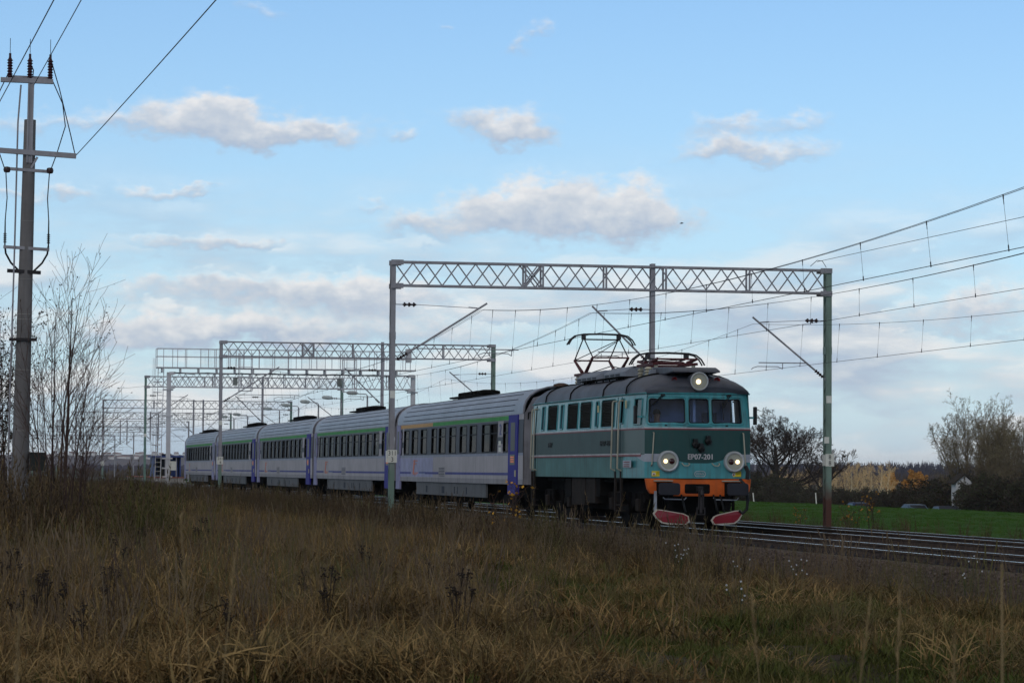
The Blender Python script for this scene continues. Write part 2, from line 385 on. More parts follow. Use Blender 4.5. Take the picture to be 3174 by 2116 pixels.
# ------------------------------------------------------------------ tracks
def rail_prof(y, z):   # head, web, foot
    return [(y+a, z+b) for a, b in ((-.036, -.004), (.036, -.004), (.036, -.040), (.010, -.052), (.010, -.14), (.07, -.155), (.07, -.170), (-.07, -.170), (-.07, -.155), (-.010, -.14), (-.010, -.052), (-.036, -.040))]
sleeper_me = {}
def sleeper_mesh(z):
    if z not in sleeper_me:
        mb = MB(); mb.hexa([(-.13, -1.27, z-.32), (.13, -1.27, z-.32), (.13, 1.27, z-.32), (-.13, 1.27, z-.32), (-.10, -1.24, z-.168), (.10, -1.24, z-.168), (.10, 1.24, z-.168), (-.10, 1.24, z-.168)])
        me = mb.mesh('sleeper'); me.materials.append(CONC); sleeper_me[z] = me
    return sleeper_me[z]
clip_mb = MB()
for s in (-1, 1):
    clip_mb.box(-.05, .05, s*.12-.035, s*.12+.035, -.165, -.115); clip_mb.cyl((0, s*.12, -.13), (0, s*.12, -.085), .02, 6)
clip_mb.box(-.07, .07, -.17, .17, -.172, -.163); clip_me = clip_mb.mesh('rail_clip'); clip_me.materials.append(DARK)
def track(label, yc, z, x0, x1, near):
    t = thing('railway_track', label, 'railway track', (20, yc, z-.17))
    for s in (-1, 1):
        y = yc + s*.7535; mb = MB(); mb.prism(rail_prof(y, z), lambda u, v, a: (a, u, v), x0, x1); r = mb.build('rail', RUST, t)
        mb = MB(); mb.box(x0, x1, y-.034, y+.034, z-.0045, z); h = mb.build('running_surface', RAILTOP); sub(h, r); h.matrix_parent_inverse = Matrix.Identity(4)
    lo, hi = near[:2]
    xs = np.arange(lo, hi, .6)
    for x in xs:
        o = bpy.data.objects.new('sleeper', sleeper_mesh(z)); COL.objects.link(o); o.parent = t; o.matrix_parent_inverse = Matrix.Translation(-ORG[t.name]); o.location = (x, yc, 0)
        if near[2]:
            for s in (-1, 1):
                c = bpy.data.objects.new('rail_clip', clip_me); COL.objects.link(c); c.parent = o; c.location = (0, s*.7535, z)
    mb = MB(); xx = x0
    while xx < x1:
        if not (lo <= xx < hi):
            mb.hexa([(xx-.13, yc-1.27, z-.32), (xx+.13, yc-1.27, z-.32), (xx+.13, yc+1.27, z-.32), (xx-.13, yc+1.27, z-.32), (xx-.1, yc-1.24, z-.168), (xx+.1, yc-1.24, z-.168), (xx+.1, yc+1.24, z-.168), (xx-.1, yc+1.24, z-.168)])
        xx += .6
    kind(mb.build('more_sleepers', CONC, t), 'stuff')
    return t
track('nearest railway track, the one carrying the train', 0, 0, -600, 90, (-4, 32, True))
track('middle railway track just behind the train', 3.76, -.01, -600, 90, (2, 30, False))
track('farthest, lower railway track beside the green field', 9.9, -.33, -255, 90, (6, 18, False))
# loose ballast stones on the shoulder
def scatter_stones():
    g = np.random.default_rng(3); mb_v = []; mb_f = []
    oct_v = np.array([(1, 0, 0), (-1, 0, 0), (0, 1, 0), (0, -1, 0), (0, 0, 1), (0, 0, -1)], float)
    oct_f = [(0, 2, 4), (2, 1, 4), (1, 3, 4), (3, 0, 4), (2, 0, 5), (1, 2, 5), (3, 1, 5), (0, 3, 5)]
    xs = np.concatenate([g.uniform(-6, 28, 9000), g.uniform(-6, 28, 5000), g.uniform(0, 28, 3500)])
    ys = np.concatenate([g.uniform(-3.6, -1.15, 9000), g.uniform(1.1, 2.8, 5000), g.uniform(-.6, .6, 3500)])
    for x, y in zip(xs, ys):
        r = g.uniform(.022, .05); z = float(np.interp(y, py, pz)) + g.uniform(-.005, .03)
        v = oct_v*r*g.uniform(.6, 1.2, 3)*g.uniform(.75, 1.25, (6, 1)); a = g.uniform(0, 6.3); c, s = math.cos(a), math.sin(a)
        v = v @ np.array([[c, s*.8, s*.6], [-s, c*.8, c*.6], [0, -.6, .8]])
        b = len(mb_v); mb_v += (v+np.array([x, y, z])).tolist(); mb_f += [tuple(b+i for i in f) for f in oct_f]
    mb = MB(); mb.v = mb_v; mb.f = mb_f
    o = mb.build('ballast_stones', mat('loose_stone', lin(112, 98, 90), .9, 0, .4, 9, col2=lin(60, 50, 46))); kind(o, 'stuff', 'loose brown ballast stones beside and between the rails')
scatter_stones()

# ------------------------------------------------------------------ catenary portals
PX0, PSP = -31.46, 67.2
def mast_mesh(mb, X, Y, z0, z1, w=.17, dep=.34):
    h = w/2; d = dep/2
    for s in (-1, 1):      # two channels, flat face fore and aft
        xf = X + s*d
        mb.box(min(xf, xf-s*.016), max(xf, xf-s*.016), Y-h, Y+h, z0, z1)
        for t in (-1, 1):
            a, b = sorted((Y+t*h, Y+t*(h-.014))); c, e = sorted((xf-s*.018, xf-s*.085)); mb.box(c, e, a, b, z0, z1)
def mast(t, X, Y, z0, z1, m, name='mast', w=.17, dep=.34, detail=True):
    mb = MB(); mast_mesh(mb, X, Y, z0, z1, w, dep); ms = mb.build(name, m, t)
    mb = MB(); z = z0 + .3; k = 0; step = .55
    while z < z1-.9:
        for s in (-1, 1):
            a, b = (-dep/2+.05, dep/2-.05) if k % 2 else (dep/2-.05, -dep/2+.05)
            mb.bar((X+a, Y+s*(w/2+.006), z), (X+b, Y+s*(w/2+.006), z+step), .05, .008, up=(0, s, 0))
        if k % 6 == 0 and detail:
            for s in (-1, 1): mb.box(X-dep/2+.02, X+dep/2-.02, Y+s*(w/2+.011)-.004, Y+s*(w/2+.011)+.004, z-.22, z+.05)
        z += step; k += 1
    sub(mb.build('lacing', m), ms)
    zb = 4.15
    if z0 < 1:
        mb = MB(); mb.box(X+dep/2+.002, X+dep/2+.006, Y-w/2-.004, Y+w/2+.004, zb-.14, zb+.12); sub(mb.build('white_band', WHITE), ms)
        mb = MB(); mb.box(X-.35, X+.35, Y-.3, Y+.3, z0-.5, z0+.12); sub(mb.build('footing', CONC), ms)
    return ms
brace_cache = {}
def brace_mesh(up, st, h, m):
    key = (up, round(st, 3), round(h, 3), m.name)
    if key not in brace_cache:
        mb = MB(); mb.bar((0, 0, 0 if up else h), (0, st, h if up else 0), .045, .02, up=(1, 0, 0))
        me = mb.mesh('brace'); me.materials.append(m); brace_cache[key] = me
    return brace_cache[key]
def beam(t, X, ya, yb, zt, h, m, each, panels=(), st=.55, dep=.44):
    mb = MB()
    for s in (-1, 1):
        for z in (zt, zt-h): mb.box(X+s*dep/2-.035, X+s*dep/2+.035, ya, yb, z-.035, z+.035)
    y = ya
    while y < yb:           # horizontal lacing between the two planes
        mb.bar((X-dep/2, y, zt), (X+dep/2, min(y+st, yb), zt), .03, .012); mb.bar((X-dep/2, y, zt-h), (X+dep/2, min(y+st, yb), zt-h), .03, .012); y += st
    ch = mb.build('beam_chords', m, t)
    n = int((yb-ya)/st); st = (yb-ya)/n; hh = h-.07; jm = MB()
    for s in (-1, 1):
        for i in range(n):
            up = (i % 2 == 0) if s > 0 else (i % 2 == 1)
            if each:
                o = bpy.data.objects.new('brace', brace_mesh(up, st, hh, m)); COL.objects.link(o); o.parent = t
                o.matrix_parent_inverse = Matrix.Translation(-ORG[t.name]); o.location = (X+s*dep/2, ya+i*st, zt-h+.035)
            else:
                a, b = (zt-h, zt) if up else (zt, zt-h); jm.bar((X+s*dep/2, ya+i*st, a), (X+s*dep/2, ya+(i+1)*st, b), .045, .02, up=(1, 0, 0))
    if not each: kind(jm.build('braces', m, t, split=False), 'stuff')
    mb = MB()
    for y in panels:
        for s in (-1, 1): mb.box(X+s*(dep/2+.01)-.03, X+s*(dep/2+.01)+.03, y-.03, y+.03, zt-h, zt+.02)
    if panels: mb.build('beam_posts', m, t)
    mb = MB()
    for y in (ya, yb):       # gusset plates
        for s in (-1, 1):
            for z in (zt, zt-h): mb.box(X+s*(dep/2+.045)-.008, X+s*(dep/2+.045)+.008, y-.22, y+.22, z-.11, z+.07)
    mb.build('gusset_plates', m, t)
def insulator(mb, p, q, n=3, r=.075):
    p, q = Vector(p), Vector(q); L = (q-p).length; prof = [(.02, 0)]
    for i in range(n):
        a = L*(i+.2)/n; b = L*(i+.8)/n; prof += [(.03, a-.001), (r, a+L*.1/n), (r, a+L*.3/n), (.035, b)]
    prof.append((.02, L)); mb.lathe(prof, p, q-p, 10)
def cantilever(t, X, ym, yt, zt, zs, s, n=8):
    """post at ym, tip at yt: horizontal top tie, inclined tube from below, insulators at the post end, registration arm at contact height"""
    c = MB(); d = 1 if yt > ym else -1
    tip = Vector((X, yt, zt)); foot = Vector((X, ym+d*.1, zs)); v = (foot-tip)
    e = tip + v*.86
    c.cyl(tip-v*.03, e, .035, n)
    tie0 = Vector((X, ym+d*.1, zt-.03)); tj = tip+v*.06
    c.tube([tie0+Vector((0, d*.75, 0)), tj], .011, 5); c.tube([tj, tj+Vector((0, -d*.38, .03))], .022, 6)
    c.bar(foot, foot+Vector((0, -d*.12, 0)), .1, .14)
    arm = c.build('cantilever', STEEL if not s.get('green') else STEEL, t)
    i = MB(); insulator(i, e, foot-v*.02, 4, .07); insulator(i, tie0+Vector((0, d*.25, 0)), tie0+Vector((0, d*.75, 0)), 3, .08); i.cyl(tie0-Vector((0, d*.05, 0)), tie0+Vector((0, d*.26, 0)), .015, 5)
    sub(i.build('insulator', INSUL, None, True), arm)
    # registration: bar at contact height reaching back towards the post, with steady arm
    zb = zt-1.58; r = MB(); yb0 = yt + d*(-.15); yb1 = yt - d*(-1) * 0
    q = tip + v*((zt-zb-.02)/max(.2, zt-zs)) if False else None
    k = (zt-zb)/(zt-zs); on = tip+v*k                        # where the bar meets the inclined tube
    far = yt + d*.12 if d < 0 else yt + d*1.25
    if d < 0: a, b = (X, yt+.15, zb), (X, on.y, on.z)
    else: a, b = (X, on.y, on.z), (X, yt+1.25, zb)
    r.tube([a, b], .019, 6)
    if d < 0:
        r.tube([(X, yt+1.05, zb), (X, yt+1.05, zb-.22)], .016, 6)
        r.tube([(X, yt+1.05, zb-.22), (X, yt+.86, zb-.14), (X, yt+.1, zb-.14), (X, yt-.08, zb-.20), (X, yt-.12, zb-.26)], .014, 6)
    else:
        r.tube([(X, yt+1.0, zb), (X, yt+1.0, zb-.22)], .016, 6)
        r.tube([(X, yt+1.0, zb-.22), (X, yt+.86, zb-.14), (X, yt+.0, zb-.12), (X, yt-.18, zb-.19), (X, yt-.22, zb-.25)], .014, 6)
    sub(r.build('registration_arm', STEEL), arm)
    return arm
def km_sign(t, X, Y, z, lines, name='kilometre_sign', w=.34, h=.45):
    mb = MB(); mb.box(X+.2, X+.216, Y-w/2, Y+w/2, z-h/2, z+h/2); o = mb.build(name, WHITE, t, bevel=.006)
    mb = MB(); mb.box(X-.1, X+.197, Y-w/2-.02, Y-w/2-.006, z-h/2+.02, z+h/2-.03); sub(mb.build('side_plate', WHITE), o)
    for body, dz, sz in lines:
        sub(text('digits', body, sz, (X+.219, Y, z+dz), FACE_X, BLACK, None, sx=.92, extrude=.002), o)
    return o
GRP = 'lattice catenary portals spanning the tracks'
def portal(k, label, yr, zr, hangs, mL, mR, each, sign=None, cants=(), zt=8.83, zl0=-.6):
    X = PX0 - PSP*k
    t = thing('catenary_portal', label, 'catenary portal', (X, -3.2, -.5), GRP)
    det = k < 3
    mast(t, X, -3.2, zl0, zt+.05, mL, detail=det); mast(t, X, yr, zr, zt+.05, mR, w=.2, dep=.42, detail=det)
    n = int((yr+3.2)/2.2)
    beam(t, X, -3.08, yr-.12, zt, .83, STEEL, each, [1.54, 2.18, 4.49] + [h[0]+.45 for h in hangs] + [yr-3.0] if det else [yr-3.0, 2.0], st=.55 if det else .7)
    if k < 2:
        mb = MB()
        for s in (-1, 1): mb.bar((X+s*.24, 1.56, zt-.04), (X+s*.24, 2.16, zt-.79), .05, .02, up=(1, 0, 0)); mb.bar((X+s*.24, 1.56, zt-.79), (X+s*.24, 2.16, zt-.04), .05, .02, up=(1, 0, 0))
        mb.build('cross_brace', STEEL, t)
    for (y, zb) in hangs: mast(t, X, y, zb, zt+.12, STEEL, 'hanging_post', .15, .3, det)
    for c in cants: cantilever(t, X, *c, {}, n=8 if det else 5)
    if sign: km_sign(t, X, -3.2, 1.96, sign)
    return t
HANGC = (6.24, 5.0)
C0 = [(-3.2, .10, 7.36, 5.33), (6.24, 4.09, 7.33, 5.35), (12.8, 10.06, 7.03, 4.9)]
p0 = portal(0, 'nearest full lattice portal with sign 311/3, arching over the first carriage', 12.8, -.9, [HANGC], STEEL_L, STEEL_G, True,
       [('311', .105, .225), ('3', -.115, .225)], C0)
km_sign(p0, PX0+.02, 12.83, 1.94, [('8', .105, .225), ('8', -.11, .225)], w=.33)
mb = MB(); mb.box(PX0+.22, PX0+.235, 12.62, 12.80, 2.55, 2.78); mb.build('small_plate', WHITE, p0)
portal(1, 'second lattice portal carrying sign 311/4, behind the 311/3 portal', 12.85, -.8, [HANGC], STEEL_L, STEEL_G, True, [('311', .105, .225), ('4', -.115, .225)],
       [(-3.2, .10, 7.36, 5.33), (6.24, 4.09, 7.33, 5.35), (12.8, 10.3, 7.2, 5.2)])
portal(2, 'third lattice portal with pale green left mast, partly behind the signal gantry', 12.72, -.7, [HANGC], GREEN_M, GREEN_M, True, None,
       [(-3.2, .10, 7.36, 5.33), (6.24, 4.09, 7.33, 5.35), (12.7, 10.0, 7.3, 5.3)], zt=8.87)
lab = ['fourth lattice portal, left of the signal gantry, with its own kilometre sign', 'fifth lattice portal receding to the left of the signal gantry', 'sixth lattice portal far down the line, seen through the bare willow shoots',
       'seventh lattice portal far down the line beside the concrete pole', 'eighth lattice portal far away behind the concrete pole', 'most distant lattice portal at the vanishing point of the tracks']
for i, k in enumerate(range(3, 9)):
    portal(k, lab[i], 16.25, -.6, [(6.1, 5.0), (7.1, 5.0)], STEEL_L, GREEN_M if k < 5 else STEEL, False, [('311', .105, .225), ('5', -.115, .225)] if k == 3 else None,
           [(-3.2, .10, 7.2, 5.2), (6.1, 4.0, 7.2, 5.2), (7.1, 9.2, 7.2, 5.2), (16.25, 13.2, 7.2, 5.2)], zt=8.5)

# ------------------------------------------------------------------ contact lines
def catenary(label, pts, zm, zc, sag, twin, ext):
    """pts: (X, y) of supports; one messenger (or a pair) + contact pair + droppers for each span"""
    t = thing('overhead_line', label, 'overhead line', (pts[0][0], pts[0][1], zc))
    for j in range(len(pts)-1):
        (xa, ya, zma), (xb, yb, zmb) = pts[j], pts[j+1]
        n = 24 if j < 3 else 8; r = .0062 if j < 3 else .011
        mes = lambda u: zma+(zmb-zma)*u - 4*sag*u*(1-u)
        zig = .3 if j % 2 else -.3
        cy = lambda u: ya+(yb-ya)*u + zig*(1-2*u)*.0 + (.12*math.cos(math.pi*(j+u)))
        mb = MB()
        for s in ((-.06, .06) if twin and j < 4 else (0,)):
            mb.tube([(xa+(xb-xa)*i/n, ya+(yb-ya)*i/n+s, mes(i/n)+(.02 if s > 0 else 0)) for i in range(n+1)], r, 5)
        mb.build('messenger_wire', WIRE, t)
        mb = MB()
        for s in (-.03, .03) if j < 4 else (0,):
            mb.tube([(xa+(xb-xa)*i/n, cy(i/n)+s, zc + .01*(s > 0)) for i in range(n+1)], r, 5)
        mb.build('contact_wire', WIRE, t)
        nd = 16 if j < 4 else 8
        for i in range(nd):
            u = (i+.5)/nd; x = xa+(xb-xa)*u; p = Vector((x, ya+(yb-ya)*u, mes(u))); q = Vector((x+.05, cy(u), zc)); d = q-p
            mb = MB(); mb.tube([p, q], .0035 if j < 3 else .006, 4)
            if j < 3:
                mb.bar(p+Vector((0, 0, .03)), p+d*.06, .018); mb.tube([p+d*.06, p+d*.16], .008, 4); mb.bar(p+d*.90, q-Vector((0, 0, .02)), .018)
            mb.build('dropper', WIRE, t)
    return t
sup = lambda ys, z: [(PX0+PSP*(1-k), ys, z) for k in range(0, 9)]
catenary('twin-wire overhead line above the train, topmost at the right edge', sup(.02, 7.18), 7.18, 5.48, 1.05, True, 0)
catenary('middle overhead line over the second track, crossing behind the pantograph', sup(4.0, 7.14), 7.14, 5.445, 1.04, True, 0)
catenary('lowest single-wire overhead line over the track beside the field', sup(10.0, 6.85)[:5], 6.9, 5.10, 1.0, False, 0)
mb = MB(); mb.tube([(PX0-.0, 12.4, 9.15), (PX0+30, 12.3, 8.95), (PX0+68, 12.2, 9.2)], .009, 5); mb.tube([(PX0, 12.75, 8.95), (PX0, 12.6, 9.18), (PX0, 12.4, 9.2), (PX0, 12.15, 8.98)], .012, 5)
tag(mb.build('earth_wire', WIRE), 'thin single wire running right from the top of the mast with sign 8 8', 'wire')

# ------------------------------------------------------------------ signal gantry
LOUVG = mat('signal_grey', lin(120, 124, 120), .6)
def signal_gantry():
    X, ya, yb, zt = -139.0, -3.28, 14.38, 8.35
    G = mat('light_grey_gantry', lin(205, 202, 205), .5, .1, .08, 1, streak=.15)
    t = thing('signal_gantry', 'white signal gantry with railed walkway and caged ladder spanning the tracks', 'signal gantry', (X, ya, -.5))
    for y in (ya, yb):
        mb = MB(); mb.box(X-.18, X+.18, y-.15, y+.15, -.6, zt); o = mb.build('leg', G, t)
        mb = MB()
        for z in (.9, 1.5, 2.2, 5.2, 7.1): mb.box(X-.25, X+.25, y-.42, y+.3, z-.05, z+.05)
        sub(mb.build('clamp', G), o)
    beam(t, X, ya+.2, yb-.2, zt-.05, 1.0, G, True, [0, 2.5, 5, 7.5, 10, 12.5], st=.5, dep=1.0)
    mb = MB(); mb.box(X-.65, X+.65, ya-.9, yb+.1, zt+.28, zt+.36); mb.build('walkway', G, t)
    mb = MB(); y = ya-.5
    while y < yb: mb.box(X-.6, X+.6, y-.04, y+.04, zt, zt+.28); y += 1.3
    mb.build('walkway_bearers', G, t)
    mb = MB(); y = ya-.9; i = 0; rr = random.Random(4)
    for s in (-1, 1):
        for z in (.75, 1.32): mb.box(X+s*.65-.02, X+s*.65+.02, ya-.9, yb, zt+.36+z-.02, zt+.36+z+.02)
        y = ya-.9
        while y < yb:
            mb.box(X+s*.65-.02, X+s*.65+.02, y-.022, y+.022, zt+.36, zt+1.68); y += rr.choice((.55, 1.0, 1.1))
    mb.build('railing', G, t)
    net = MB()
    for (a, b) in ((-.9, .5), (.9, 2.2), (3.6, 5.6), (6.4, 8.0), (9.0, 10.2)):
        y = a
        while y < b: net.box(X-.655, X-.645, y-.006, y+.006, zt+.36, zt+1.66); y += .09
    net.build('safety_mesh', G, t)
    # ladder with cage at the left leg
    L = MB(); yl = ya-.75
    for s in (-.2, .2): L.bar((X+.0, yl+s, -.5), (X+.0, yl+s+.18, zt+.35), .05, .07)
    z = 0
    while z < zt: L.bar((X, yl-.2+.02*z, z), (X, yl+.2+.02*z, z), .03); z += .32
    lad = L.build('ladder', G, t)
    L = MB()
    for s in ((-.45, -.25), (-.55, .1), (-.35, .4)): L.bar((X+s[0]*0+.0, yl-.45+s[1]*.3, 2.4), (X, yl-.3+s[1]*.3, zt+1.0), .025, .03)
    z = 2.4
    while z < zt: L.box(X-.3, X+.3, yl-.5+.02*z, yl+.1+.02*z, z-.025, z+.025); z += .75
    sub(L.build('safety_cage', G), lad)
    for y in (2.1, 9.6):     # signal baskets below the beam level
        b = MB()
        for (dy, dx) in ((-.45, 0), (.45, 0), (-.45, .9), (.45, .9)): b.box(X+.5+dx-.025, X+.5+dx+.025, y+dy-.025, y+dy+.025, zt-1.3, zt+1.4)
        for z in (zt-1.3, zt-.3, zt+.4, zt+1.0): b.box(X+.5, X+1.42, y-.46, y+.46, z-.02, z+.02) if z < zt-1 else [b.box(X+.5, X+1.42, y+s*.45-.02, y+s*.45+.02, z-.02, z+.02) for s in (-1, 1)] and b.box(X+1.38, X+1.42, y-.45, y+.45, z-.02, z+.02)
        o = b.build('signal_basket', G, t)
        b = MB(); b.box(X+.6, X+.85, y-.85, y-.55, zt-.9, zt-.35); sub(b.build('signal_head', LOUVG), o)
    b = MB(); b.box(X+.1, X+.5, yb-.6, yb-.2, zt+.9, zt+1.9); b.build('equipment_box', G, t)
    b = MB(); b.box(X+.25, X+.5, ya+.1, ya+.55, 1.35, 2.0); b.build('control_box', WHITE, t)
    b = MB(); pts = [(X+.56, ya+.3+i*1.2, zt-.03-.1*(i % 2)) for i in range(14)]; b.tube(pts, .03, 5); b.build('cable', BLACK, t)
signal_gantry()

# ------------------------------------------------------------------ platform, shelter and lamps beyond the train
PLAT = mat('platform_concrete', lin(150, 144, 138), .85, 0, .2, 2); PLED = mat('platform_edge_red', lin(150, 88, 72), .8)
t = thing('station_platform', 'low concrete platform with red edging beyond the last carriage', 'platform', (-325, 8.4, -.4))
MB().box(-350, -300, 6.1, 10.6, -.6, .28).build('platform_body', PLAT, t); MB().box(-350.2, -299.9, 6.0, 10.7, .29, .40).build('edging', PLED, t)
BLUE = mat('blue_cladding', lin(44, 66, 128), .5, 0, .15, 1); BLUED = mat('dark_opening', lin(20, 22, 30), .8)
def shelter():
    X0, X1, Y0, Y1, Z = -312, -304, 6.9, 10.3, .40
    t = thing('platform_shelter', 'blue platform shelter left of the last carriage', 'shelter', (-308, 8.6, Z))
    MB().box(X0, X1, Y0, Y0+.12, Z, Z+2.5).build('wall', BLUE, t); MB().box(X0, X1-.3, Y1-.12, Y1, Z, Z+2.5).build('wall', BLUE, t)
    MB().box(X0, X0+.12, Y0+.13, Y1-.13, Z, Z+2.5).build('back_wall', BLUE, t)
    MB().box(X1-2.0, X1-1.9, Y0+.6, Y0+2.2, Z, Z+2.3).build('panel', BLUED, t)
    o = MB().box(X0-.3, X1+.4, Y0-.3, Y1+.3, Z+2.51, Z+2.72).build('roof', BLUE, t); sub(MB().box(X1-3, X1-1, Y0+1, Y0+2.2, Z+2.73, Z+2.95).build('roof_box', BLUED), o)
    for y in (Y0+1.4, Y1-.6): MB().cyl((X1+.1, y, Z), (X1+.1, y, Z+2.5), .06, 8).build('post', STEEL, t)
    for i in range(5): MB().box(X1-1.85, X1-1.8, Y0+2.3+i*.18, Y0+2.42+i*.18, Z+.1, Z+2.3).build('cladding_board', BLUE, t)
shelter()
LAMPW = mat('lamp_head', lin(190, 196, 196), .4)
def lamp(x, label):
    t = thing('platform_lamp', label, 'street lamp', (x, 12, .3), 'lamps along the platform')
    MB().tube([(x, 12, .3), (x, 12, 5.0), (x, 12, 7.0)], [.1, .075, .06], 8).build('post', STEEL, t)
    MB().tube([(x, 12, 7.0), (x, 11.9, 7.12), (x, 11.2, 7.15)], .035, 6).build('arm', STEEL, t)
    mb = MB(); mb.lathe([(.02, 0), (.13, .12), (.16, .4), (.14, .75), (.03, .9)], (x, 11.3, 7.18), (0, -1, .05), 10); mb.build('lamp_head', LAMPW, t, True)
for x, lb in [(-145.8, 'platform lamp nearest the portal with sign 311/3, above the second carriage roof'), (-160.5, 'platform lamp rising just left of the pale green portal mast, above the second carriage'),
              (-175.5, 'platform lamp above the roof vents of the third carriage'), (-190, 'platform lamp fourth along the row, above the third carriage roof'),
              (-205.5, 'platform lamp fifth along the row, above the fourth carriage roof'), (-236, 'platform lamp second last of the row, above the fourth carriage'),
              (-251, 'last platform lamp of the row, above the fifth carriage roof')]: lamp(x, lb)

# ------------------------------------------------------------------ locomotive
TEAL = mat('teal_paint', lin(72, 152, 160), .35, 0, .16, 1.1, streak=.58, coat=.2)
TEAL_D = mat('faded_teal_paint', lin(76, 124, 122), .5, 0, .2, 1.0, streak=.75, spec=.15)
DGREEN = mat('dark_green_paint', lin(22, 66, 64), .35, 0, .12, 1.2, streak=.15, coat=.12)
DGREEN_D = mat('dusty_green_paint', lin(54, 80, 80), .5, 0, .15, 1.2, streak=.45, spec=.2)
ROOF = mat('loco_roof_grey', lin(76, 79, 90), .5, 0, .28, 1.2, streak=.45)
ORANGE = mat('orange_bufferbeam', lin(214, 98, 30), .5, 0, .15, 3, streak=.25)
RED = mat('plough_red', lin(134, 22, 38), .35, 0, .12, 3, coat=.3)
CREAM = mat('cream_edge', lin(200, 190, 176), .5)
STRW = mat('white_stripe', lin(190, 186, 190), .5, streak=.3); STRR = mat('red_stripe', lin(132, 60, 66), .5)
SILV = mat('silver_paint', lin(168, 172, 184), .4, .1); LAMPG = mat('lamp_ring_grey', lin(178, 182, 186), .4, .1)
UNDER = mat('underframe_black', lin(24, 22, 22), .9, 0, .35, 3, spec=.08); BOXG = mat('equipment_box_brown', lin(48, 42, 39), .85, 0, .25, 3, spec=.12)
HAND = mat('handrail_cream', lin(178, 174, 158), .6, spec=.15); PRED = mat('pantograph_red', lin(88, 38, 40), .6); HORNR = mat('horn_red', lin(122, 20, 28), .4)
LOUV = mat('louvre_grey', lin(136, 142, 154), .6, 0, .15, 2, streak=.25); GRIL = mat('grille_dark', lin(44, 46, 42), .7)
YEL = mat('warning_yellow', lin(226, 200, 30), .5); CABI = mat('cab_interior', lin(165, 182, 224), .8); SEAL = mat('window_rubber', lin(30, 34, 40), .7)
GLASS = glass_mat('cab_glass', (.80, .87, .95)); DGLASS = glass_mat('dark_glass', (.16, .17, .19), .7)
BULB = glow_mat('lit_bulb', (1.0, .72, .40), 2.8); LENS = mat('lamp_glass', lin(158, 158, 146), .25, 0, .05); REDL = mat('red_lens', lin(52, 10, 14), .15, 0, .1, coat=.5)
ZB, Z2, Z1, ZG = 1.32, 1.905, 2.565, 3.45
XF, XR = -.70, -15.22                                  # corner stations
def hw(x, z):
    w = float(np.interp(x, [XR, -13.4, -2.5, XF], [1.37, 1.50, 1.50, 1.37]))
    return w - .055*max(0, z-Z1)/(ZG-Z1)
def front_x(y, z, rear=False):
    d = .19*(1-min(1, abs(y)/1.37)**2.3) - .14*max(0, z-Z1)/(ZG-Z1)
    return XR - d if rear else XF + d
def grid(us, vs, fn, holes=(), flip=False):
    mb = MB(); idx = {}
    def vid(i, j):
        if (i, j) not in idx: idx[(i, j)] = len(mb.v); mb.v.append(tuple(fn(us[i], vs[j])))
        return idx[(i, j)]
    for i in range(len(us)-1):
        for j in range(len(vs)-1):
            u, v = (us[i]+us[i+1])/2, (vs[j]+vs[j+1])/2
            if any(a < u < b and c < v < d for a, b, c, d in holes): continue
            q = (vid(i, j), vid(i+1, j), vid(i+1, j+1), vid(i, j+1)); mb.f.append(q[::-1] if flip else q)
    return mb
def rrect(u0, u1, v0, v1, r, n=4):
    pts = []
    for cx, cy, a0 in ((u1-r, v1-r, 0), (u0+r, v1-r, 90), (u0+r, v0+r, 180), (u1-r, v0+r, 270)):
        for i in range(n+1): a = R(a0+90*i/n); pts.append((cx+r*math.cos(a), cy+r*math.sin(a)))
    return pts
def ring(name, uv, fn, r, m, parent, n=5):
    mb = MB(); p = [fn(u, v) for u, v in uv]; mb.tube(p+[p[0], p[1]], r, n, False); return mb.build(name, m, parent, True)
